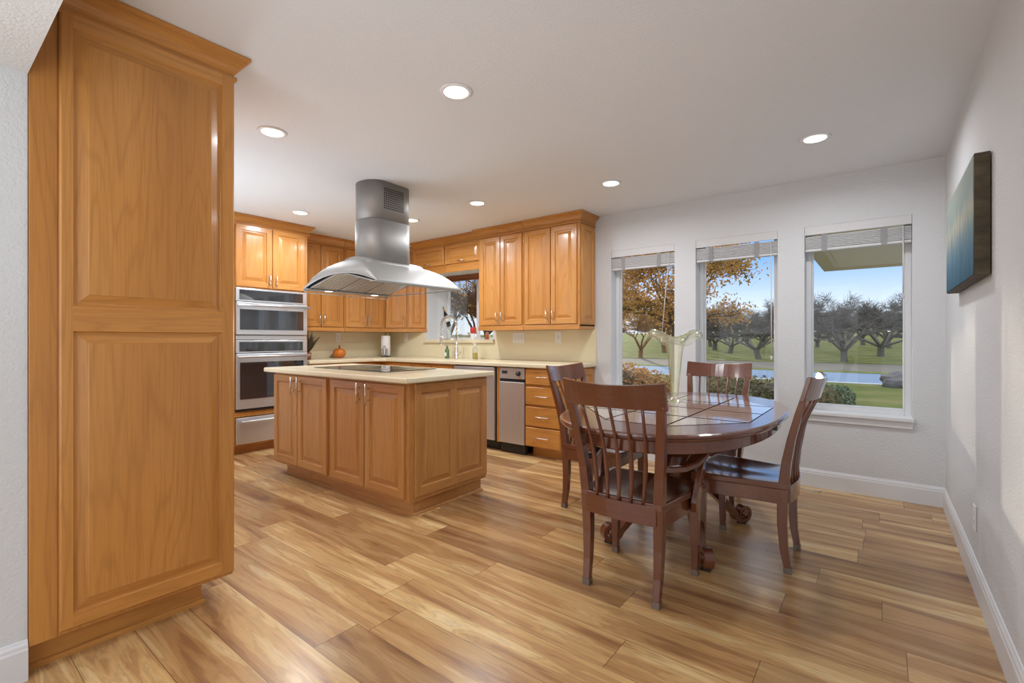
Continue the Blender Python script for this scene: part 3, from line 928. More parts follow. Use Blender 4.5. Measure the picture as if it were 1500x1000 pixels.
for xa, xb, hx in ((-4.98, -4.56, -4.6), (-4.55, -4.19, -4.51), (-4.18, -3.83, -3.87)):
    d = door_part(bs, 'door', (xa, CY, 0.125), (1, 0, 0), (0, -1, 0), xb - xa, 0.56, ['oak_x', 'oak_z'])
    bar_pull((hx, CY - 0.02, 0.6), (0, 0, 1), (0, -1, 0), 0.13, d)
    door_part(bs, 'drawer', (xa, CY, 0.70), (1, 0, 0), (0, -1, 0), xb - xa, 0.16, ['oak_x', 'oak_x'], raised=False)

dw = thing('dishwasher', 'stainless dishwasher half hidden by the island end', 'dishwasher', (-3.5, 4.1, 0))
MB().box((-3.81, CY + 0.002, 0.1), (-3.195, YB - 0.01, 0.88)).build('washer_body', 'black', dw)
d = MB().box((-3.808, CY - 0.028, 0.105), (-3.21, CY + 0.002, 0.872)).build('washer_door', 'steel_z', dw, 0.006)
m = MB().tube([(-3.78, CY - 0.065, 0.80), (-3.235, CY - 0.065, 0.80)], 0.012, 12)
for x in (-3.75, -3.265):
    m.box((x - 0.01, CY - 0.066, 0.79), (x + 0.01, CY - 0.026, 0.81))
m.build('handle', 'steel_x', d)
MB().box((-3.808, CY + 0.05, 0.004), (-3.195, CY + 0.09, 0.1)).build('kick_plate', 'black', dw)
fl = tag(MB().box((-3.192, CY - 0.005, 0.095), (-3.148, YB - 0.01, 0.883)).build('filler_panel', 'oak_z', None, 0.002), 'narrow honey wood filler strip between dishwasher and trash compactor', 'panel')

tc = thing('trash_compactor', 'slim stainless trash compactor with black knob beside the drawers', 'compactor', (-2.98, 4.1, 0))
MB().box((-3.142, CY + 0.002, 0.1), (-2.822, YB - 0.01, 0.88)).build('compactor_body', 'black', tc)
cp = MB().box((-3.142, CY - 0.022, 0.765), (-2.822, CY + 0.002, 0.875)).build('control_panel', 'steel_x', tc, 0.003)
MB().lathe([(0.0, -0.02), (0.022, -0.02), (0.026, 0.0)], (-2.895, CY - 0.022, 0.822), 20, axis=1).build('knob', 'black', cp)
MB().box((-3.108, CY - 0.0245, 0.815), (-3.04, CY - 0.021, 0.845)).build('badge', 'dark', cp)
MB().box((-3.142, CY - 0.015, 0.735), (-2.822, CY + 0.002, 0.763)).build('grip_slot', 'black', tc)
MB().box((-3.142, CY - 0.028, 0.105), (-2.822, CY + 0.002, 0.733)).build('compactor_door', 'steel_z', tc, 0.004)
MB().box((-3.142, CY - 0.002, 0.004), (-2.822, CY + 0.04, 0.1)).build('kick_plate', 'black', tc)

db = thing('drawer_cabinet', 'honey wood base cabinet with a stack of four drawers', 'cabinet', (-2.6, 4.15, 0))
MB().box((-2.818, CY, 0.1), (-2.372, YB - 0.002, 0.883)).build('cabinet_body', 'oak_z', db, 0.002)
MB().box((-2.79, CY + 0.09, 0), (-2.44, YB - 0.002, 0.1)).build('toe_kick', 'oak_x', db)
for za, zb in ((0.11, 0.296), (0.31, 0.50), (0.52, 0.695), (0.72, 0.872)):
    m = MB().door((-2.81, CY, za), (1, 0, 0), (0, -1, 0), 0.405, zb - za, raised=False, t=0.022)
    d = m.build('drawer', ['oak_x', 'oak_x'], db, 0.004)
    zc = (za + zb) / 2
    m = MB().tube([(-2.675, CY - 0.022, zc), (-2.675, CY - 0.045, zc), (-2.66, CY - 0.052, zc), (-2.545, CY - 0.052, zc), (-2.53, CY - 0.045, zc), (-2.53, CY - 0.022, zc)], 0.0055, 8)
    m.build('handle', 'nickel', d)
m = MB().door((-2.372, CY + 0.01, 0.125), (0, 1, 0), (1, 0, 0), 0.57, 0.745, t=0.014, cuts=[(0.05, 0.06, 0.262, 0.685), (0.308, 0.06, 0.52, 0.685)])
m.build('side_panel', ['oak_y', 'oak_z'], db)

ct = tag(MB().prism([(XL + 0.002, 2.842), (-5.105, 2.842), (-5.105, 3.70), (-5.0, 3.815), (-2.332, 3.815), (-2.332, YB - 0.002), (XL + 0.002, YB - 0.002)], 0.885, 0.925).build('countertop', 'counter', None, 0.008, 3),
         'cream L-shaped kitchen worktop along the left and back walls', 'countertop')
m = MB().box((XL + 0.001, 2.842, 0.926), (XL + 0.014, YB - 0.016, 1.268))
m.box((XL + 0.014, YB - 0.016, 0.926), (KW[0] - 0.05, YB - 0.001, 1.268)).box((KW[0] - 0.05, YB - 0.016, 0.926), (KW[1] + 0.045, YB - 0.001, 1.121)).box((KW[1] + 0.045, YB - 0.016, 0.926), (-2.335, YB - 0.001, 1.268))
tag(m.build('backsplash', 'backsplash'), 'cream backsplash between worktop and wall cabinets', 'backsplash')

# ---- island
isl = thing('kitchen_island', 'honey wood kitchen island with four doors and panelled end', 'island', (-3.3, 2.4, 0))
IX0, IX1, IY0, IY1 = -4.19, -2.415, 2.02, 2.785
MB().box((IX0, IY0, 0.1), (IX1, IY1, 0.883)).build('island_body', 'isl_z', isl, 0.003)
for xa, xb, hx in ((-4.182, -3.79, -3.835), (-3.783, -3.352, -3.738), (-3.298, -2.872, -2.918), (-2.864, -2.445, -2.812)):
    d = door_part(isl, 'door', (xa, IY0, 0.125), (1, 0, 0), (0, -1, 0), xb - xa, 0.742, ['isl_x', 'isl_z'])
    bar_pull((hx, IY0 - 0.02, 0.785), (0, 0, 1), (0, -1, 0), 0.15, d)
pw, ph = IY1 - 0.005 - (IY0 + 0.045), 0.745
m = MB().door((IX1, IY0 + 0.045, 0.13), (0, 1, 0), (1, 0, 0), pw, ph, t=0.016, cuts=[(0.05, 0.06, 0.335, 0.685), (0.382, 0.06, pw - 0.05, 0.685)])
m.build('side_panel', ['isl_y', 'isl_z'], isl)
m = MB().box((IX0 + 0.075, IY0 + 0.065, 0.014), (IX1 - 0.03, IY1 - 0.03, 0.1))
m.sweep([(IX0 + 0.075, IY0 + 0.065), (IX0 + 0.075, IY1 - 0.03), (IX1 - 0.03, IY1 - 0.03), (IX1 - 0.03, IY0 + 0.065)], [(-0.0, 0), (-0.013, 0), (-0.013, 0.012), (-0.004, 0.02), (0, 0.02)][::-1], closed=True)
m.build('toe_kick', 'isl_x', isl)
ICT = 0.922
tag(MB().box((-4.275, 1.955, 0.884), (-2.365, 2.835, ICT)).build('island_countertop', 'counter', None, 0.010, 3), 'cream worktop slab on the kitchen island', 'countertop')
ck = thing('cooktop', 'black glass cooktop set into the island worktop', 'cooktop', (-3.4, 2.45, ICT))
MB().box((-3.88, 2.20, ICT + 0.001), (-2.90, 2.72, ICT + 0.006)).build('glass_top', 'blackglass', ck, 0.002)
m = MB()
for x, y, r in ((-3.62, 2.33, 0.09), (-3.62, 2.58, 0.075), (-3.15, 2.33, 0.075), (-3.15, 2.58, 0.09)):
    m.tube([(x + r * math.cos(k * PI / 16), y + r * math.sin(k * PI / 16), ICT + 0.0062) for k in range(33)], 0.0015, 4)
m.build('burner_rings', 'tape', ck)

# ---- island range hood
hd = thing('range_hood', 'stainless island range hood with arched canopy hung from the ceiling', 'range hood', (-3.3, 2.485, 1.58))
HX, HY, HZ = -3.30, 2.485, 1.58
ax_, ay_ = 0.50, 0.43
def stadium(cx, cy, hx, hy, flat, z, n=10):
    pts = []
    for s in (1, -1):
        for k in range(n + 1):
            a_ = PI * k / n
            pts.append((cx + s * hx * math.cos(a_), cy + s * (flat + (hy - flat) * math.sin(a_)), z))
    return pts
m = MB().loft([stadium(HX, HY, 0.158, 0.225, 0.115, 1.74), stadium(HX, HY, 0.158, 0.225, 0.115, 2.13)], True, True, 0, True)
m.loft([stadium(HX, HY, 0.154, 0.221, 0.113, 2.125), stadium(HX, HY, 0.154, 0.221, 0.113, H - 0.001)], True, True, 0, True)
m.build('chimney', 'hood', hd)
m = MB()
for r in range(10):
    for q in range(10):
        y = HY - 0.098 + q * 0.0205
        z = 2.225 + r * 0.0175
        m.box((HX + 0.1535, y - 0.0065, z - 0.0055), (HX + 0.1552, y + 0.0065, z + 0.0055))
m.build('vent_grille', 'dark', hd)
# canopy: four curved faces meeting on arched ridges; the end faces start on an arched edge
def canopy_z(u, v):
    side = 1 - abs(u) ** 2.0
    end_edge = 0.092 * (1 - u * u)
    zb = 0.006 + 0.212 * side
    tt = min(1.0, (1 - abs(v)) / 0.42)
    ze = end_edge + 0.012 + (0.215 - end_edge) * math.sin(tt * PI / 2) ** 0.75
    return min(zb, ze) if abs(v) < 1 else min(zb, end_edge + 0.012)
NU, NV = 36, 40
def canopy(off):
    return [[(HX + ax_ * (2 * i / NU - 1), HY + ay_ * (2 * j / NV - 1) * (0.985 if off else 1), HZ + canopy_z(2 * i / NU - 1, 2 * j / NV - 1) - off) for i in range(NU + 1)] for j in range(NV + 1)]
m = MB()
top, low = canopy(0), canopy(0.012)
it = [[m.vert(p) for p in r] for r in top]
il = [[m.vert(p) for p in r] for r in low]
for j in range(NV):
    for i in range(NU):
        m.face((it[j][i], it[j][i + 1], it[j + 1][i + 1], it[j + 1][i]), 0, True)
        m.face((il[j][i], il[j + 1][i], il[j + 1][i + 1], il[j][i + 1]), 0, True)
for j in range(NV):
    m.face((it[j][0], it[j + 1][0], il[j + 1][0], il[j][0]))
    m.face((it[j][NU], il[j][NU], il[j + 1][NU], it[j + 1][NU]))
for i in range(NU):
    m.face((it[0][i], il[0][i], il[0][i + 1], it[0][i + 1]))
    m.face((it[NV][i], it[NV][i + 1], il[NV][i + 1], il[NV][i]))
m.build('canopy', 'hood', hd)
# raised arched cap along the ridge
rings = []
for v in (-0.66, -0.3, 0.3, 0.66):
    rings.append([(HX + 0.20 * math.cos(PI * k / 12), HY + ay_ * v, HZ + 0.165 + 0.078 * math.sin(PI * k / 12)) for k in range(13)])
MB().loft(rings, True, True, 0, True).build('ridge_cap', 'hood', hd)
# underside: edge plates with lamps, baffle filters, rails
m = MB()
for s in (-1, 1):
    m.box((HX + s * (ax_ - 0.004), HY - ay_, HZ), (HX + s * (ax_ - 0.085), HY + ay_, HZ + 0.008))
m.box((HX - ax_ + 0.085, HY + ay_ - 0.03, HZ), (HX + ax_ - 0.085, HY + ay_ - 0.004, HZ + 0.008))
m.build('edge_plate', 'hood', hd, 0.003)
for k in range(3):
    y0 = HY - ay_ + 0.02 + k * 0.262
    m = MB()
    for x0, z0_, x1, z1_ in ((-0.42, 0.008, 0.0, 0.105), (0.0, 0.105, 0.42, 0.008)):
        def strip(ya, yb, dz, th, mi):
            m.loft([[(HX + x0, ya, HZ + z0_ + dz), (HX + x0, yb, HZ + z0_ + dz), (HX + x0, yb, HZ + z0_ + dz + th), (HX + x0, ya, HZ + z0_ + dz + th)],
                    [(HX + x1, ya, HZ + z1_ + dz), (HX + x1, yb, HZ + z1_ + dz), (HX + x1, yb, HZ + z1_ + dz + th), (HX + x1, ya, HZ + z1_ + dz + th)]], True, True, mi)
        strip(y0, y0 + 0.255, 0.008, 0.006, 1)
        for q in range(9):
            ya = y0 + 0.004 + q * 0.028
            strip(ya, ya + 0.017, 0.0, 0.007, 0)
    m.build('baffle_filter', ['steel_x', 'dark'], hd)
for s, y in ((-1, HY - 0.22), (-1, HY + 0.25)):
    MB().lathe([(0.032, -0.0015), (0.032, 0.001)], (HX + s * (ax_ - 0.046), y, HZ), 20).build('hood_lamp', 'hoodlens', hd)
for s in (-1,):
    x = HX + s * (ax_ - 0.01)
    m = MB().tube([(x, HY - ay_ + 0.01, HZ + 0.002), (x, HY - ay_ + 0.01, HZ - 0.024), (x, HY + ay_ - 0.01, HZ - 0.024), (x, HY + ay_ - 0.01, HZ + 0.002)], 0.0045, 8)
    m.build('towel_rail', 'steel_y', hd)

# ================================================================== small kitchen things
def outlet(label, p, n, w=0.075, h=0.118, group='wall plates', gang=1, kind='outlet'):
    p, n = Vector(p), Vector(n)
    u = Vector((0, 0, 1)).cross(n)
    o = thing('wall_outlet' if kind == 'outlet' else 'light_switch', label, kind, p, group)
    def slab(pc, hw, hh, t0, t1):
        q = MB()
        a_ = pc - u * hw - Vector((0, 0, hh)) + n * t0
        b_ = pc + u * hw + Vector((0, 0, hh)) + n * t1
        return q.box(a_, b_)
    slab(p, w / 2, h / 2, 0.001, 0.006).build('cover_plate', 'whiteplastic', o, 0.002)
    for g in range(gang):
        pc = p + u * ((g - (gang - 1) / 2) * 0.046)
        if kind == 'outlet':
            for s in (-1, 1):
                slab(pc + Vector((0, 0, s * 0.02)), 0.014, 0.015, 0.006, 0.008).build('socket', 'label_white', o, 0.001)
        else:
            slab(pc, 0.011, 0.026, 0.006, 0.010).build('rocker', 'label_white', o, 0.001)
    return o
outlet('white outlet on the left backsplash above the pumpkin', (XL + 0.014, 3.60, 1.19), (1, 0, 0))
outlet('white outlet on the back wall beside the paper towel roll', (-5.35, YB - 0.016, 1.195), (0, -1, 0))
outlet('wide white switch plate under the tall cabinets, nearer the sink', (-3.34, YB - 0.016, 1.187), (0, -1, 0), 0.165, 0.12, gang=3, kind='switch')
outlet('narrow white switch plate under the last wall cabinet by the backsplash end', (-2.795, YB - 0.016, 1.19), (0, -1, 0), 0.08, 0.12, kind='switch')
outlet('white outlet low on the right wall under the painting', (XR, 3.12, 0.325), (-1, 0, 0))

# pumpkin
pk = thing('pumpkin', 'orange pumpkin on the left worktop under the outlet', 'pumpkin', (-5.62, 3.545, 0.926))
m = MB()
rings = []
for j in range(13):
    ph_ = PI * j / 12
    ring = []
    for k in range(40):
        th = 2 * PI * k / 40
        rr = 0.082 * math.sin(ph_) ** 0.85 * (0.93 + 0.07 * abs(math.cos(th * 4.5)))
        ring.append((-5.62 + rr * math.cos(th), 3.545 + rr * math.sin(th), 0.926 + 0.062 - 0.062 * math.cos(ph_) + 0.001))
    rings.append(ring)
m.loft(rings, True, True, 0, True)
m.build('pumpkin_shell', 'pumpkin', pk)
MB().tube([(-5.62, 3.545, 1.04), (-5.618, 3.542, 1.065), (-5.61, 3.535, 1.085)], [0.013, 0.009, 0.011], 8).build('stem', 'stem', pk)

# paper towel roll on wire holder
pt = thing('paper_towel_holder', 'white paper towel roll on black scroll wire holder in the corner', 'paper towel', (-5.50, 4.19, 0.926))
tx, ty = -5.50, 4.19
MB().lathe([(0.02, 0.94), (0.062, 0.94), (0.064, 0.945), (0.064, 1.215), (0.062, 1.22), (0.02, 1.22)], (tx, ty, 0), 28).build('paper_roll', 'paper', pt)
m = MB().lathe([(0.07, 0.927), (0.07, 0.933)], (tx, ty, 0), 28)
m.tube([(tx, ty, 0.93), (tx, ty, 1.25)], 0.004, 8)
m.lathe([(0.0, 1.245), (0.009, 1.252), (0.0, 1.262)], (tx, ty, 0), 12)
px_, py_ = tx + 0.055, ty - 0.062
dx_ = Vector((0.79, 0.61, 0))
for cx_, h0, sc in ((0.0, 0.94, 1.0), (-0.035, 0.94, 0.7), (0.035, 0.94, 0.7)):
    pts = []
    for k in range(15):
        a_ = 2 * PI * k / 14
        off = 0.018 * sc * math.sin(a_)
        pts.append((px_ + dx_.x * (cx_ + off), py_ + dx_.y * (cx_ + off), h0 + 0.07 * sc - 0.07 * sc * math.cos(a_)))
    m.tube(pts, 0.003, 6)
m.build('wire_stand', 'wire', pt)

# spiky dry plant in brown pot next to the oven
sp_ = thing('spiky_plant', 'dark spiky dried plant in a brown pot beside the oven', 'plant', (-5.40, 2.985, 0.926))
MB().lathe([(0.03, 0.927), (0.036, 0.93), (0.042, 1.01), (0.036, 1.01), (0.034, 0.99)], (-5.40, 2.985, 0), 16).build('pot', 'potwood', sp_)
random.seed(3)
m = MB()
for k in range(26):
    a_ = random.uniform(0, 2 * PI)
    el = random.uniform(0.5, 1.35)
    L = random.uniform(0.19, 0.29)
    d = Vector((math.cos(a_) * math.cos(el), math.sin(a_) * math.cos(el) * 0.75, math.sin(el)))
    p0 = Vector((-5.40, 2.985, 1.0 + random.uniform(0, 0.06)))
    m.ribbon([p0, p0 + d * L * 0.5, p0 + d * L + Vector((0, 0, -0.01))], d.cross(Vector((0, 0, 1))), [0.009, 0.014, 0.001], 0.003)
m.build('spiky_leaves', 'leafbrown', sp_)

# faucet with spring arch
fc = thing('kitchen_faucet', 'tall spring pull-down faucet behind the sink', 'faucet', (-4.18, 4.26, 0.926))
fx, fy_ = -4.18, 4.26
MB().lathe([(0.028, 0.926), (0.028, 0.94), (0.02, 0.945), (0.019, 1.05), (0.017, 1.055), (0.014, 1.06), (0.014, 1.22), (0.0, 1.22)], (fx, fy_, 0), 18).build('faucet_body', 'chrome', fc)
arc = [(fx, fy_, 1.22)]
for k in range(17):
    a_ = PI * k / 16
    arc.append((fx - 0.11 + 0.11 * math.cos(a_), fy_ - 0.05 * (1 - math.cos(a_)) / 2, 1.34 + 0.115 * math.sin(a_)))
arc.append((fx - 0.22, fy_ - 0.05, 1.22))
m = MB().tube(arc, 0.008, 8)
# coil
coil = []
L_ = len(arc) - 1
for k in range(360):
    f_ = k / 359 * L_
    i = min(int(f_), L_ - 1)
    p = Vector(arc[i]).lerp(Vector(arc[i + 1]), f_ - i)
    d = (Vector(arc[i + 1]) - Vector(arc[i])).normalized()
    u = d.cross(Vector((0, 1, 0))).normalized()
    w_ = d.cross(u)
    coil.append(p + (u * math.cos(k * 0.75) + w_ * math.sin(k * 0.75)) * 0.0155)
m.tube(coil, 0.0034, 4)
m.build('spring_hose', 'chrome', fc)
MB().lathe([(0.013, 1.22), (0.016, 1.2), (0.018, 1.12), (0.02, 1.09), (0.0, 1.085)], (fx - 0.22, fy_ - 0.05, 0), 16).build('spray_head', 'chrome', fc)
MB().tube([(fx, fy_, 1.17), (fx - 0.2, fy_ - 0.046, 1.17)], 0.006, 8).build('support_arm', 'chrome', fc)
MB().tube([(fx + 0.018, fy_, 0.975), (fx + 0.05, fy_ - 0.005, 0.978), (fx + 0.085, fy_ - 0.015, 1.01)], [0.012, 0.009, 0.007], 10).build('lever', 'chrome', fc)

def pump_bottle(label, x, y, mat, h, r, pumpmat, liquid=None):
    o = thing('soap_bottle', label, 'bottle', (x, y, 0.926))
    z = 0.926
    MB().lathe([(0, z), (r, z), (r * 1.02, z + 0.01), (r, z + h * 0.62), (r * 0.8, z + h * 0.72), (r * 0.35, z + h * 0.78), (r * 0.35, z + h * 0.82)], (x, y, 0), 20).build('bottle_body', mat, o)
    if liquid:
        MB().lathe([(0, z + 0.002), (r * 0.93, z + 0.003), (r * 0.93, z + h * 0.4), (0, z + h * 0.4)], (x, y, 0), 20).build('liquid_soap', liquid, o)
    MB().lathe([(r * 0.42, z + h * 0.82), (r * 0.42, z + h * 0.88), (r * 0.12, z + h * 0.89), (r * 0.12, z + h)], (x, y, 0), 12).box((x - 0.035, y - 0.008, z + h * 0.97), (x + 0.008, y + 0.008, z + h)).build('pump_head', pumpmat, o)
    return o
o = pump_bottle('green soap pump bottle left of the faucet', -4.40, 4.31, 'greenbottle', 0.165, 0.028, 'black')
MB().box((-4.42, 4.2805, 0.955), (-4.38, 4.2815, 1.0)).build('bottle_label', 'label_white', o)
o = pump_bottle('clear pump bottle of yellow soap right of the faucet', -3.895, 4.29, 'clear', 0.20, 0.034, 'whiteplastic', 'soap')

# things on the window ledge
o = thing('wine_bottle', 'dark wine bottle with gold foil neck tilted in a glass holder on the window ledge', 'bottle', (-4.72, 4.62, 1.36))
d = Vector((-0.38, -0.02, 0.92)).normalized()
p0 = Vector((-4.655, 4.60, 1.345))
MB().tube([p0, p0 + d * 0.005, p0 + d * 0.17, p0 + d * 0.20, p0 + d * 0.225], [0.026, 0.03, 0.03, 0.02, 0.0125], 16).build('bottle_glass', 'wineglass', o)
MB().tube([p0 + d * 0.225, p0 + d * 0.29], [0.0128, 0.0128], 14).build('gold_foil', 'gold', o)
MB().tube([p0 + d * 0.06, p0 + d * 0.13], 0.0305, 16).build('bottle_label', 'label_white', o)
o = thing('glass_bottle_stand', 'tall clear glass holder on the window ledge propping a dark wine bottle', 'holder', (-4.655, 4.60, 1.168))
MB().lathe([(0.045, 1.168), (0.045, 1.18), (0.027, 1.19), (0.024, 1.30), (0.034, 1.335), (0.031, 1.335), (0.021, 1.30)], (-4.655, 4.60, 0), 18).build('stand_glass', 'clear', o)
m = MB()
for k in range(3):
    m.lathe([(0.0, 0.0), (0.018, 0.006), (0.0, 0.02)], (-4.635 + 0.02 * k, 4.59, 1.34 + 0.03 * k), 10)
m.build('glass_beads', 'clear', o)
o = thing('hand_soap', 'small white bottle with red label on the window ledge', 'bottle', (-4.21, 4.60, 1.168))
MB().lathe([(0.034, 1.168), (0.036, 1.172), (0.036, 1.235), (0.03, 1.245)], (-4.21, 4.60, 0), 18).build('bottle_base', 'whiteplastic', o)
MB().lathe([(0.03, 1.245), (0.04, 1.255), (0.04, 1.315), (0.034, 1.325), (0.0, 1.327)], (-4.21, 4.60, 0), 18).build('red_cap', 'red', o)
o = thing('amber_bottle', 'small amber bottle at the right end of the window ledge', 'bottle', (-3.93, 4.55, 1.168))
MB().lathe([(0.026, 1.168), (0.028, 1.172), (0.028, 1.235), (0.012, 1.25), (0.012, 1.262)], (-3.93, 4.55, 0), 16).build('bottle_glass', 'amber', o)
MB().lathe([(0.014, 1.262), (0.014, 1.285), (0.0, 1.286)], (-3.93, 4.55, 0), 12).build('bottle_cap', 'black', o)

# ================================================================== ceiling lights
LB = ['recessed ceiling light nearest the camera, in front of the hood',
      'recessed ceiling light beside the top of the tall pantry cabinet',
      'recessed ceiling light above the right-hand dining window',
      'recessed ceiling light between the dining table and the wall cabinets',
      'recessed ceiling light above the tall cabinets right of the hood chimney',
      'recessed ceiling light in front of the oven tower crown',
      'recessed ceiling light half behind the hood chimney']
for (x, y), lb in zip(CEILING_SPOTS, LB):
    o = thing('recessed_light', lb, 'ceiling light', (x, y, H), 'recessed ceiling lights')
    MB().lathe([(0.062, H - 0.0055), (0.070, H - 0.010), (0.083, H - 0.006), (0.085, H - 0.0005), (0.062, H - 0.0005)], (x, y, 0), 36).build('trim_ring', 'whiteplastic', o)
    MB().lathe([(0.0, H - 0.0058), (0.063, H - 0.0058), (0.063, H - 0.003)], (x, y, 0), 32).build('light_lens', 'lens', o)

# ================================================================== painting
pa = thing('canvas_painting', 'blue and cream abstract canvas painting on the right wall', 'painting', (0.33, 3.2, 1.68))
MB().box((0.303, 2.70, 1.43), (XR - 0.004, 3.71, 1.93)).build('stretched_canvas', 'canvas_edge', pa, 0.002)
MB().box((0.3005, 2.705, 1.435), (0.3025, 3.705, 1.925)).build('painted_front', 'canvas', pa)

# ================================================================== blinds
BLB = ['white raised blind in the dining window nearest the kitchen',
       'white raised blind in the middle dining window',
       'white raised blind in the right-hand dining window near the corner']
for i, ((a, c), lb) in enumerate(zip(WIN, BLB)):
    o = thing('window_blind', lb, 'blind', ((a + c) / 2, YB + 0.04, 1.9), 'window blinds')
    MB().box((a + 0.002, YB + 0.001, 1.998), (c - 0.002, YB + 0.012, 2.0645)).build('valance', 'blind', o, 0.002)
    MB().box((a + 0.01, YB + 0.02, 2.02), (c - 0.01, YB + 0.065, 2.06)).build('head_rail', 'blind', o)
    m = MB()
    for k in range(9):
        z = 1.893 + k * 0.0108
        s = 0.0015 * math.sin(k * 2.1 + i)
        m.box((a + 0.004, YB + 0.012 + s, z), (c - 0.004, YB + 0.062 + s, z + 0.0062))
    m.build('slats', 'blind', o)
    MB().box((a + 0.004, YB + 0.012, 1.868), (c - 0.004, YB + 0.062, 1.888)).build('bottom_rail', 'blind', o, 0.003)
    for f_ in (0.2, 0.76):
        x = a + (c - a) * f_
        m = MB().box((x - 0.018, YB + 0.008, 1.868), (x + 0.018, YB + 0.0105, 1.995))
        m.build('ladder_tape', 'tape', o)
    x = c - 0.05
    zb = (1.18, 1.03, 1.5)[i]
    xb = (x - 0.075, x + 0.005, x)[i]
    MB().tube([(x, YB + 0.003, 1.99), (xb, YB + 0.003, zb)], 0.004, 8).lathe([(0.003, zb), (0.008, zb - 0.01), (0.008, zb - 0.03), (0.004, zb - 0.035)], (xb, YB + 0.003, 0), 8).build('tilt_wand', 'blind', o)

cd = thing('blind_cord', 'thin white cord with two tassels lying on the floor under the window', 'cord', (-0.40, 4.3, 0))
m = MB().tube([(-0.60, YB - 0.017, 0.16), (-0.56, YB - 0.03, 0.03), (-0.52, 4.38, 0.004), (-0.46, 4.32, 0.004), (-0.42, 4.29, 0.004)], 0.0022, 6)
m.build('cord_line', 'whiteplastic', cd)
for dx, dy in ((0, 0), (0.035, 0.018)):
    MB().tube([(-0.42 + dx, 4.29 + dy, 0.010), (-0.395 + dx, 4.285 + dy, 0.010)], [0.004, 0.0095], 10).build('tassel', 'label_white', cd)

# ================================================================== dining table
TZ = 0.755
TC = (-0.965, 2.905)
tb = thing('dining_table', 'oval cherry pedestal dining table with tile inlay top', 'table', (TC[0], TC[1], 0))
def oval(rx, ry, z, n=72, e=2.35):
    r = []
    for k in range(n):
        a_ = 2 * PI * k / n
        ca, sa = math.cos(a_), math.sin(a_)
        r.append((TC[0] + rx * math.copysign(abs(ca) ** (2 / e), ca), TC[1] + ry * math.copysign(abs(sa) ** (2 / e), sa), z))
    return r
RX, RY = 0.56, 0.94
m = MB().loft([oval(RX - 0.03, RY - 0.03, TZ - 0.036), oval(RX - 0.012, RY - 0.012, TZ - 0.034), oval(RX - 0.004, RY - 0.004, TZ - 0.026), oval(RX - 0.008, RY - 0.008, TZ - 0.020), oval(RX, RY, TZ - 0.014), oval(RX - 0.002, RY - 0.002, TZ - 0.005), oval(RX - 0.012, RY - 0.012, TZ)])
m.build('tabletop', 'cherry_y', tb)
m = MB().loft([oval(RX - 0.05, RY - 0.05, TZ - 0.095), oval(RX - 0.042, RY - 0.042, TZ - 0.09), oval(RX - 0.042, RY - 0.042, TZ - 0.037), oval(RX - 0.06, RY - 0.06, TZ - 0.036)])
m.build('apron', 'cherry_y', tb)
# octagonal tile inlay with grout lines
GX, GY0, GY1 = 0.455, -0.335, 0.335
octo = [(-0.455, -0.33), (-0.155, -0.68), (0.155, -0.68), (0.455, -0.33), (0.455, 0.33), (0.155, 0.68), (-0.155, 0.68), (-0.455, 0.33)]
MB().prism([(TC[0] + x, TC[1] + y) for x, y in octo], TZ + 0.0001, TZ + 0.0008).build('inlay_border', 'grout', tb)
def clip_poly(poly, f):
    out = []
    for i in range(len(poly)):
        a_, b_ = poly[i], poly[(i + 1) % len(poly)]
        fa, fb = f(a_), f(b_)
        if fa >= 0:
            out.append(a_)
        if fa * fb < 0:
            t_ = fa / (fa - fb)
            out.append((a_[0] + (b_[0] - a_[0]) * t_, a_[1] + (b_[1] - a_[1]) * t_))
    return out
inner = [(x * 0.99, y * 0.993) for x, y in octo]
xs, ys = [-0.46, -0.155, 0.155, 0.46], [-0.69, -0.34, 0.0, 0.34, 0.69]
m = MB()
for xa, xb in zip(xs, xs[1:]):
    for ya, yb in zip(ys, ys[1:]):
        g = 0.006
        q = clip_poly(inner, lambda p: p[0] - xa - g)
        q = clip_poly(q, lambda p: xb - g - p[0])
        q = clip_poly(q, lambda p: p[1] - ya - g * 1.8) if q else q
        q = clip_poly(q, lambda p: yb - g * 1.8 - p[1]) if q else q
        if len(q) > 2:
            m.prism([(TC[0] + x, TC[1] + y) for x, y in q], TZ + 0.0005, TZ + 0.0016)
m.build('tile_inlay', 'tile', tb)
# leaf latch under the rim
for sy in (-0.16,):
    MB().box((TC[0] + RX - 0.05, TC[1] + sy - 0.012, TZ - 0.052), (TC[0] + RX - 0.012, TC[1] + sy + 0.012, TZ - 0.034)).build('leaf_latch', 'black', tb)
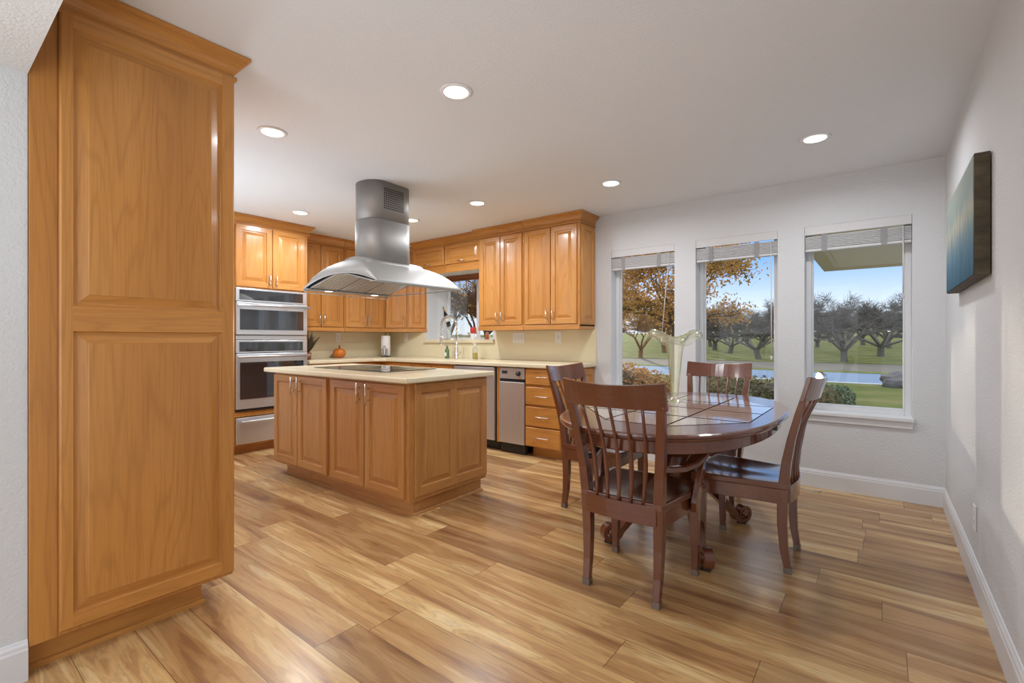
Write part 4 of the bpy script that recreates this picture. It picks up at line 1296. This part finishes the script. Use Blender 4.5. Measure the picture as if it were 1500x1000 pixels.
# pedestal hub and four scroll legs
MB().lathe([(0.05, 0.30), (0.085, 0.32), (0.10, 0.36), (0.105, 0.42), (0.09, 0.47), (0.075, 0.50), (0.09, 0.54), (0.06, 0.56)], (TC[0], TC[1], 0), 12, sm=False).build('pedestal_hub', 'cherry_z', tb)
MB().box((TC[0] - 0.28, TC[1] - 0.40, TZ - 0.118), (TC[0] + 0.28, TC[1] + 0.40, TZ - 0.0955)).build('pedestal_plate', 'cherry_y', tb, 0.004)
for sx in (-1, 1):
    for sy in (-1, 1):
        dv = Vector((sx * 0.56, sy * 0.83, 0)).normalized()
        side = Vector((-dv.y, dv.x, 0))
        ctrl = [(0.34, TZ - 0.118), (0.30, 0.60), (0.21, 0.53), (0.115, 0.47), (0.09, 0.41), (0.12, 0.34), (0.19, 0.27), (0.28, 0.19), (0.36, 0.115), (0.42, 0.055)]
        pts = []
        for k in range(len(ctrl) - 1):
            p0, p1, p2, p3 = (Vector(ctrl[max(0, min(len(ctrl) - 1, k + q))]) for q in (-1, 0, 1, 2))
            for s in range(4):
                u_ = s / 4
                pts.append(0.5 * ((2 * p1) + (p2 - p0) * u_ + (2 * p0 - 5 * p1 + 4 * p2 - p3) * u_ ** 2 + (3 * p1 - p0 - 3 * p2 + p3) * u_ ** 3))
        # curl up and inward
        cx_, cz_ = 0.475, 0.066
        r0 = 0.058
        for k in range(40):
            a_ = PI * 1.12 + k / 39 * 2.6 * PI
            r_ = r0 * (1 - 0.82 * k / 39)
            pts.append(Vector((cx_ + r_ * math.cos(a_), cz_ + r_ * math.sin(a_))))
        th = [0.05] * 3 + [0.046] * 33
        th = (th + [0.024] * 60)[:len(pts)]
        for k in range(30, 40):
            if k < len(th):
                th[k] = 0.045 - (k - 30) * 0.0024
        p3d = [(TC[0] + dv.x * p.x, TC[1] + dv.y * p.x, p.y) for p in pts]
        lg = MB().ribbon(p3d, side, [0.036 - 0.012 * min(1, i_ / 36) for i_ in range(len(p3d))], th).build('leg', 'cherry_z', tb, 0.004)
        c_ = Vector((TC[0] + dv.x * cx_, TC[1] + dv.y * cx_, cz_))
        MB().tube([c_ - side * 0.034, c_ - side * 0.03, c_ + side * 0.03, c_ + side * 0.034], [0.014, 0.022, 0.022, 0.014], 16).build('scroll_boss', 'cherry_z', lg)
        MB().box((c_.x - 0.025, c_.y - 0.025, 0.0), (c_.x + 0.025, c_.y + 0.025, 0.014)).build('glide', 'black', lg)

# vase with two-lobed ruffled mouth
vs = thing('glass_vase', 'tall iridescent glass vase with ruffled mouth on the dining table', 'vase', (-1.085, 3.17, TZ + 0.002))
vx, vy, vz = -1.085, 3.17, TZ + 0.003
prof = [(0.075, 0.0), (0.07, 0.004), (0.03, 0.012), (0.022, 0.03), (0.026, 0.08), (0.033, 0.16), (0.041, 0.24), (0.048, 0.31), (0.056, 0.36), (0.066, 0.395), (0.085, 0.425), (0.108, 0.445), (0.130, 0.448), (0.143, 0.436), (0.148, 0.415), (0.146, 0.398)]
def vase_ring(r, z, k, n=48, off=0.0):
    ring = []
    w_ = min(1.0, max(0.0, (r - 0.05) / 0.07))
    for q in range(n):
        a_ = 2 * PI * q / n
        ruff = math.cos(2 * (a_ - YAW))            # two lobes across the view, dipping between them
        rr = (r - off) * (1 + w_ * 0.22 * ruff)
        zz_ = z + w_ * (0.030 * ruff + 0.006 * math.cos(6 * a_))
        ring.append((vx + rr * math.cos(a_), vy + rr * math.sin(a_), vz + zz_))
    return ring
rings = [vase_ring(r, z, i) for i, (r, z) in enumerate(prof)]
rings += [vase_ring(r, z - 0.0015, i, off=0.003) for i, (r, z) in reversed(list(enumerate(prof))) if i > 2]
m = MB().loft(rings, True, True, 0, True)
m.build('vase_glass', 'vase', vs)

# ================================================================== dining chairs
def chair_parts(root, arms):
    """chair facing +Y, origin on the floor under the seat centre"""
    base = Vector(root.location)
    rot = root.rotation_euler.z
    root.location, root.rotation_euler.z = (0, 0, 0), 0
    mz, mx = 'cherry_z', 'cherry_x'
    SZ = 0.452
    # seat: dished
    nu, nv = 24, 20
    m = MB()
    def seat_pt(u, v, top):
        y = -0.215 + 0.455 * v
        hw = 0.20 + 0.055 * v
        yy_ = y + (0.018 * (1 - u * u) if v > 0.5 else 0) * (v - 0.5) * 2
        z = SZ
        if top:
            d_ = max(0, 1 - abs(u) ** 3) * math.sin(PI * min(1, max(0, v * 0.98 + 0.01))) ** 0.7
            saddle = 0.016 * d_ * (1 - 0.45 * math.exp(-(u / 0.22) ** 2) * v)
            z -= saddle
        else:
            z -= 0.034
        return (u * hw, yy_, z)
    T = [[m.vert(seat_pt(2 * i / nu - 1, j / nv, True)) for i in range(nu + 1)] for j in range(nv + 1)]
    B = [[m.vert(seat_pt(2 * i / nu - 1, j / nv, False)) for i in range(nu + 1)] for j in range(nv + 1)]
    for j in range(nv):
        for i in range(nu):
            m.face((T[j][i], T[j][i + 1], T[j + 1][i + 1], T[j + 1][i]), 0, True)
            m.face((B[j][i], B[j + 1][i], B[j + 1][i + 1], B[j][i + 1]))
    for j in range(nv):
        m.face((T[j][0], T[j + 1][0], B[j + 1][0], B[j][0]))
        m.face((T[j][nu], B[j][nu], B[j + 1][nu], T[j + 1][nu]))
    for i in range(nu):
        m.face((T[0][i], B[0][i], B[0][i + 1], T[0][i + 1]))
        m.face((T[nv][i], T[nv][i + 1], B[nv][i + 1], B[nv][i]))
    m.build('seat', mx, root, 0.006)
    # aprons
    m = MB()
    m.rectpost([(0, 0.205, 0.345), (0, 0.205, 0.417)], 0.205, 0.011)
    for s in (-1, 1):
        m.loft([[(s * 0.178, -0.19, z0), (s * 0.198, -0.19, z0), (s * 0.198, -0.19, z1), (s * 0.178, -0.19, z1)][::s] for z0, z1 in ((0.345, 0.417),)] +
               [[(s * 0.212, 0.20, z0), (s * 0.234, 0.20, z0), (s * 0.234, 0.20, z1), (s * 0.212, 0.20, z1)][::s] for z0, z1 in ((0.345, 0.417),)])
    m.build('apron', mx, root, 0.002)
    # back rail under the spindles
    N = 12
    rr = []
    for k in range(N + 1):
        u_ = 2 * k / N - 1
        x = u_ * 0.172
        y = -0.205 - 0.018 * (1 - u_ * u_)
        rr.append([(x, y - 0.012, 0.352), (x, y + 0.012, 0.352), (x, y + 0.012, 0.438), (x, y - 0.012, 0.438)])
    MB().loft(rr).build('lower_back_rail', mx, root, 0.002)
    # legs
    for s in (-1, 1):
        pts = [(s * 0.170, -0.205, 0.028), (s * 0.172, -0.19, 0.12), (s * 0.174, -0.183, 0.24), (s * 0.176, -0.185, 0.36), (s * 0.178, -0.190, 0.44), (s * 0.186, -0.203, 0.56), (s * 0.197, -0.226, 0.68), (s * 0.210, -0.256, 0.80), (s * 0.218, -0.280, 0.885)]
        lg = MB().rectpost(pts, [0.016, 0.018, 0.020, 0.022, 0.022, 0.021, 0.020, 0.019, 0.018], [0.016, 0.019, 0.022, 0.024, 0.024, 0.021, 0.018, 0.016, 0.014]).build('leg', mz, root, 0.003)
        MB().rectpost([(s * 0.170, -0.206, 0.0), (s * 0.170, -0.205, 0.030)], 0.0175, 0.0175).build('foot_cap', 'brass', lg)
        pts = [(s * 0.213, 0.195, 0.028), (s * 0.212, 0.196, 0.20), (s * 0.211, 0.197, 0.417)]
        lg = MB().rectpost(pts, [0.015, 0.019, 0.023], [0.015, 0.019, 0.023]).build('leg', mz, root, 0.003)
        MB().rectpost([(s * 0.213, 0.195, 0.0), (s * 0.213, 0.195, 0.030)], 0.0165, 0.0165).build('foot_cap', 'brass', lg)
    # top rail, bowed backwards, ends rising
    rr = []
    for k in range(17):
        u_ = 2 * k / 16 - 1
        x = u_ * 0.243
        bow = -0.045 * (1 - u_ * u_)
        zt = 0.972 + 0.016 * u_ * u_
        zb = 0.868
        yt, yb = -0.305 + bow, -0.272 + bow
        rr.append([(x, yb - 0.011, zb), (x, yb + 0.011, zb), (x, yt + 0.011, zt), (x, yt - 0.011, zt)])
    MB().loft(rr).build('top_rail', mx, root, 0.003)
    # five spindles
    for k in range(5):
        u_ = (k - 2) / 2
        x0, x1 = u_ * 0.112, u_ * 0.145
        y0_ = -0.205 - 0.018 * (1 - (x0 / 0.172) ** 2)
        y1_ = -0.274 - 0.045 * (1 - (x1 / 0.243) ** 2)
        pts, wr_ = [], []
        for q in range(11):
            f_ = q / 10
            y = y0_ + (y1_ - y0_) * f_ ** 1.5 + 0.020 * math.sin(PI * f_)
            pts.append((x0 + (x1 - x0) * f_, y, 0.436 + (0.872 - 0.436) * f_))
            wr_.append(0.0075 + 0.0045 * math.exp(-((f_ - 0.32) / 0.2) ** 2))
        MB().tube(pts, wr_, 8).build('spindle', mz, root)
    if arms:
        for s in (-1, 1):
            # arm: from the post forward, dipping, widening to a scrolled hand rest
            cen = [(0.194, -0.212, 0.608), (0.206, -0.14, 0.592), (0.226, -0.05, 0.582), (0.250, 0.03, 0.592), (0.266, 0.10, 0.624), (0.268, 0.15, 0.640), (0.264, 0.185, 0.634), (0.262, 0.202, 0.612)]
            hw = [0.014, 0.018, 0.024, 0.031, 0.037, 0.037, 0.034, 0.027]
            rings = []
            for (x, y, z), h_ in zip(cen, hw):
                rings.append([(s * (x - h_), y, z - 0.013), (s * (x + h_), y, z - 0.013), (s * (x + h_), y, z + 0.008), (s * (x + h_ * 0.6), y, z + 0.014), (s * (x - h_ * 0.6), y, z + 0.014), (s * (x - h_), y, z + 0.008)][::s])
            MB().loft(rings).build('arm', 'cherry_y', root, 0.004)
            cen = [(0.266, 0.155, 0.618), (0.262, 0.125, 0.55), (0.255, 0.10, 0.47), (0.247, 0.09, 0.40), (0.243, 0.10, 0.352)]
            MB().rectpost([(s * x, y, z) for x, y, z in cen], [0.013] * 5, [0.022, 0.022, 0.026, 0.036, 0.030]).build('arm_support', mz, root, 0.003)
    root.location, root.rotation_euler.z = base, rot

def chair(label, x, y, rz, arms=False):
    r = thing('dining_armchair' if arms else 'dining_chair', label, 'chair', (x, y, 0), 'cherry dining chairs', rz)
    return r
ch_a = chair('cherry slat-back armchair at the near end of the table, back to the camera', -0.94, 2.225, 0.0, True)
chair_parts(ch_a, True)
ch_c = copy_tree(ch_a)
ch_c.location, ch_c.rotation_euler.z = (-1.02, 3.70, 0), PI
ch_c['label'] = 'cherry slat-back armchair at the far end of the table, against the windows'
ch_b = chair('cherry slat-back chair without arms on the kitchen side of the table', -1.535, 3.01, -PI / 2)
chair_parts(ch_b, False)
ch_d = copy_tree(ch_b)
ch_d.location, ch_d.rotation_euler.z = (-0.572, 2.89, 0), PI / 2
ch_d['label'] = 'cherry slat-back chair without arms on the right wall side of the table'

# ================================================================== outside
GZ = -0.2
def ground_quad(name, x0, x1, y0, y1, z, mat):
    m = MB().box((x0, y0, z - 0.1), (x1, y1, z))
    return m.build(name, mat)
o = ground_quad('ground_lawn', -90, 60, YB + 0.19, 18.4, GZ, 'lawn')
struct(o)
struct(ground_quad('ground_road', -120, 80, 18.4, 23.9, GZ - 0.01, 'asphalt'))
struct(ground_quad('ground_kerb', -120, 80, 18.1, 18.42, GZ + 0.015, 'concrete'))
m = MB().box((-0.22, YB + 0.19, GZ - 0.05), (5.0, 10.4, GZ + 0.02)).box((-0.58, 10.4, GZ - 0.05), (5.0, 11.1, GZ + 0.02))
struct(m.build('ground_patio', 'concrete'))
struct(ground_quad('ground_verge', -120, 80, 23.9, 25.3, GZ, 'lawn'))
struct(ground_quad('ground_shoulder', -120, 80, 25.3, 33.4, GZ - 0.02, 'dirt'))
def orchard_z(y):
    return GZ + max(0.0, y - 36.5) * 0.028
m = MB()
m.loft([[(-160, y, orchard_z(y)), (120, y, orchard_z(y)), (120, y, -0.6), (-160, y, -0.6)] for y in (33.4, 36.5, 60, 100, 160)])
struct(m.build('ground_orchard', 'lawn'))

def grow(m, p, d, L, r, depth, rng, kids_n, spread, up, twig, shrink=0.72, mi=0, tips=None):
    segs = 3
    pts, rad = [p.copy()], [r]
    q = p.copy()
    for s in range(segs):
        d = (d + Vector((rng.uniform(-1, 1), rng.uniform(-1, 1), rng.uniform(-0.6, 1) * up)) * 0.16).normalized()
        q = q + d * (L / segs)
        pts.append(q.copy())
        rad.append(r * (1 - 0.38 * (s + 1) / segs))
    m.tube(pts, rad, 6 if r > 0.05 else (4 if r > 0.02 else 3), mi, False, False)
    if tips is not None and depth <= 2:
        tips.append((q.copy(), d.copy()))
    if depth == 0:
        return
    n = kids_n if depth > 1 else twig
    for k in range(n):
        a_ = rng.uniform(0, 2 * PI)
        t_ = Vector((math.cos(a_), math.sin(a_), 0))
        nd = (d + (t_ - d * t_.dot(d)) * spread * (1.0 if depth > 1 else 1.5) * rng.uniform(0.6, 1.3) + Vector((0, 0, up * 0.25))).normalized()
        i = segs if (k < 2 or depth > 2) else rng.randint(1, segs)
        grow(m, pts[i], nd, L * (shrink if depth > 1 else 1.0) * rng.uniform(0.75, 1.15), max(rad[i] * 0.66, 0.008) if depth > 1 else 0.008, depth - 1, rng, kids_n, spread, up, twig, shrink, mi, tips)

def bare_tree(seed, H0=0.6, r0=0.17, scaff=6, L=1.3, spread=0.9, twig=6):
    rng = random.Random(seed)
    m = MB()
    top = Vector((rng.uniform(-0.1, 0.1), rng.uniform(-0.1, 0.1), H0))
    m.tube([(0, 0, -0.1), (0, 0, 0.1), top * 0.6, top], [r0 * 1.5, r0 * 1.1, r0, r0 * 1.05], 8, 0, True, False)
    for k in range(scaff):
        a_ = 2 * PI * (k + rng.uniform(-0.25, 0.25)) / scaff
        el = rng.uniform(0.4, 1.1)
        d = Vector((math.cos(a_) * math.cos(el), math.sin(a_) * math.cos(el), math.sin(el)))
        grow(m, top, d, L, r0 * 0.55, 4, rng, 3, spread, 0.1, twig)
    return m
protos = []
for s in (11, 23, 37):
    protos.append(bare_tree(s, twig=24).build('bare_tree', 'bark', None))
spots = [
    # x, y, proto, scale, rot, label
    (-1.75, 35.2, 0, 1.06, 0.4, 'bare grey orchard tree across the road, centred in the right-hand window'),
    (3.6, 35.6, 1, 1.05, 1.7, 'bare grey orchard tree across the road at the right edge of the right-hand window'),
    (-6.65, 36.2, 1, 1.08, 2.0, 'largest bare orchard tree across the road in the middle window'),
    (-11.4, 37.0, 2, 1.0, 0.9, 'bare orchard tree across the road at the left edge of the middle window'),
    (-14.2, 34.0, 3, 0.92, 0.2, 'bare sunlit-coloured orchard tree across the road in the window nearest the kitchen'),
]
rng = random.Random(5)
rows = []
for y in (42.5, 49.0, 56.0, 63.5, 71.5, 80.0, 90.0, 102.0, 115.0):
    x = -0.37 * y
    while x < 0.16 * y:
        rows.append((x + rng.uniform(-0.5, 0.5), y + rng.uniform(-0.6, 0.6)))
        x += 5.4
protos.append(bare_tree(37, twig=24).build('bare_tree', 'bark_sunlit', None))
first = {}
for k, (x, y, pi_, sc, rz, lb) in enumerate(spots):
    o = protos[pi_] if pi_ not in first else protos[pi_].copy()
    if pi_ in first:
        COL.objects.link(o)
    first[pi_] = 1
    o.location, o.scale, o.rotation_euler = (x, y, GZ), (sc, sc, sc), (0, 0, rz)
    tag(o, lb, 'tree', 'orchard trees')
for k, (x, y) in enumerate(rows):
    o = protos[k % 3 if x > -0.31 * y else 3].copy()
    COL.objects.link(o)
    sc = rng.uniform(0.95, 1.25)
    o.location, o.scale, o.rotation_euler = (x, y, orchard_z(y)), (sc, sc, sc * 0.95), (0, 0, rng.uniform(0, 6.28))
    tag(o, 'bare orchard tree in the rows behind the first trees', 'tree', 'orchard trees in the rows behind')

# leafy autumn tree between the first two windows
def leaves(m, pts, n, size, rng, jitter, mi=0):
    for k in range(n):
        p, d = rng.choice(pts)
        c = p + Vector((rng.gauss(0, 1), rng.gauss(0, 1), rng.gauss(0, 1))) * jitter
        a_ = Vector((rng.uniform(-1, 1), rng.uniform(-1, 1), rng.uniform(-1, 1))).normalized()
        b_ = a_.orthogonal().normalized()
        s = size * rng.uniform(0.6, 1.3)
        n_ = a_.cross(b_) * s * 0.18
        m.poly([c - a_ * s, c - b_ * s * 0.55 + n_, c + a_ * s, c + b_ * s * 0.55 + n_], mi)

at = thing('autumn_tree', 'leafy orange autumn tree across the lawn, filling the upper left windows', 'tree', (-5.25, 15.4, GZ))
rng = random.Random(8)
m, tips = MB(), []
bp = Vector((-5.25, 15.4, GZ))
m.tube([bp, bp + Vector((0, 0, 0.6)), bp + Vector((0.03, 0, 1.9))], [0.2, 0.15, 0.14], 10, 0, True, False)
for k in range(8):
    a_ = math.radians(100 + 34 * k)
    el = (0.25, 0.75, 0.45, 1.1)[k % 4]
    d = Vector((math.cos(a_) * math.cos(el), math.sin(a_) * math.cos(el), math.sin(el)))
    grow(m, bp + Vector((0.02, 0, 1.7 + 0.05 * k)), d, 1.15, 0.065, 4, rng, 3, 0.8, 0.02, 5, 0.72, 0, tips)
m.build('trunk', 'barkbrown', at)
ml = MB()
leaves(ml, tips, 13500, 0.058, rng, 0.2)
ml.build('foliage', 'autumn', at)

# multi-stem tree outside the sink window
st = thing('multi_stem_tree', 'brown multi-stem tree outside the kitchen sink window', 'tree', (-8.0, 8.6, GZ))
rng = random.Random(14)
m, tips = MB(), []
bp = Vector((-8.0, 8.6, GZ))
for k in range(6):
    a_ = 2 * PI * (k + rng.uniform(-0.3, 0.3)) / 6
    d = Vector((math.cos(a_) * 0.42, math.sin(a_) * 0.42, 1)).normalized()
    p0 = bp + Vector((math.cos(a_) * 0.1, math.sin(a_) * 0.1, 0))
    m.tube([p0, p0 + d * 0.75], [0.10, 0.085], 8, 0, True, False)
    grow(m, p0 + d * 0.73, d, 0.8, 0.075, 4, rng, 4, 0.65, 0.3, 10, 0.72, 0, tips)
m.build('trunk', 'barkbrown', st)
ml = MB()
leaves(ml, tips, 1900, 0.04, rng, 0.16)
ml.build('foliage', 'hedgebrown', st)

# clipped hedges and shrubs near the house
def bush(name, label, cx, cy, rx, ry, h, mat, n, seed, size=0.03, group=None):
    o = thing(name, label, 'shrub', (cx, cy, GZ), group)
    rng = random.Random(seed)
    m = MB()
    rings = []
    for j in range(9):
        ph_ = PI / 2 * j / 8
        ring = []
        for k in range(20):
            a_ = 2 * PI * k / 20
            w_ = 1 + 0.12 * noise.noise(Vector((math.cos(a_) * 2 + seed, math.sin(a_) * 2, j * 0.4)))
            f_ = math.cos(ph_) ** 0.45
            ring.append((cx + rx * 0.88 * f_ * w_ * math.cos(a_), cy + ry * 0.88 * f_ * w_ * math.sin(a_), GZ + h * 0.93 * math.sin(ph_) * w_))
        rings.append(ring)
    m.loft(rings, True, True, 0, True)
    m.build('inner_growth', 'leafbrown', o)
    ml = MB()
    for k in range(n):
        a_ = rng.uniform(0, 2 * PI)
        ph_ = math.asin(rng.uniform(0.02, 1))
        f_ = math.cos(ph_) ** 0.45
        w_ = (1 + 0.12 * noise.noise(Vector((math.cos(a_) * 2 + seed, math.sin(a_) * 2, ph_ / PI * 2 * 8 * 0.4)))) * rng.uniform(0.86, 1.06)
        c = Vector((cx + rx * f_ * w_ * math.cos(a_), cy + ry * f_ * w_ * math.sin(a_), GZ + h * math.sin(ph_) * w_))
        u = Vector((rng.uniform(-1, 1), rng.uniform(-1, 1), rng.uniform(-0.3, 1))).normalized()
        v = u.orthogonal().normalized()
        s = size * rng.uniform(0.6, 1.4)
        ml.poly([c - u * s, c - v * s * 0.5, c + u * s, c + v * s * 0.5])
    ml.build('hedge_leaves', mat, o)
    return o
bush('hedge_shrub', 'brown autumn hedge outside the window nearest the kitchen', -3.3, 6.9, 0.98, 0.6, 0.93, 'hedgebrown', 9000, 2)
bush('hedge_shrub', 'grey-green hedge outside the middle dining window', -1.28, 7.0, 0.98, 0.6, 0.84, 'hedge', 9000, 4)
bush('low_shrub', 'small dark green shrub at the lower left of the right-hand window', -1.0, 11.75, 0.62, 0.5, 0.42, 'shrub', 5000, 6)
bush('far_shrub', 'grey-green shrub behind the multi-stem tree outside the sink window', -11.0, 13.0, 2.4, 1.2, 1.5, 'hedge', 5000, 9, 0.06)

# boulder by the road
rng = random.Random(3)
m = MB()
rings = []
for j in range(10):
    ph_ = PI * j / 9
    ring = []
    for k in range(16):
        a_ = 2 * PI * k / 16
        d = Vector((math.cos(a_) * math.sin(ph_), math.sin(a_) * math.sin(ph_), -math.cos(ph_)))
        w_ = 1 + 0.28 * noise.noise(d * 1.7 + Vector((3, 1, 0))) + 0.1 * noise.noise(d * 4)
        ring.append((0.42 + d.x * 0.46 * w_, 17.5 + d.y * 0.4 * w_, GZ + 0.16 + d.z * 0.30 * w_))
    rings.append(ring)
m.loft(rings, True, True, 0, False)
tag(m.build('boulder', 'rock', None), 'grey boulder at the lawn edge by the road', 'rock')

# porch eave of the wing beside the right-hand window
pe = thing('porch_roof', 'tan porch eave above the lawn at the top of the right-hand window', 'roof', (1.0, 8.0, 2.35))
MB().box((-0.60, YB + 0.2, 2.375), (4.0, 9.72, 2.40)).build('soffit', 'soffit', pe)
m = MB().box((-0.78, YB + 0.2, 2.35), (-0.60, 9.9, 2.52)).box((-0.60, 9.72, 2.35), (4.0, 9.9, 2.52))
m.build('fascia_board', 'fascia', pe, 0.004)
m = MB()
for k in range(5):
    m.tube([(-0.55 + k * 0.9, YB + 0.3, 2.3735), (-0.55 + k * 0.9, 9.7, 2.3735)], 0.003, 4)
m.build('soffit_joints', 'fascia', pe)
MB().box((-0.82, YB + 0.2, 2.52), (4.0, 9.94, 2.56)).build('roof_deck', 'dirt', pe)
MB().box((3.6, 9.5, GZ), (3.75, 9.65, 2.375)).build('porch_post', 'fascia', pe)
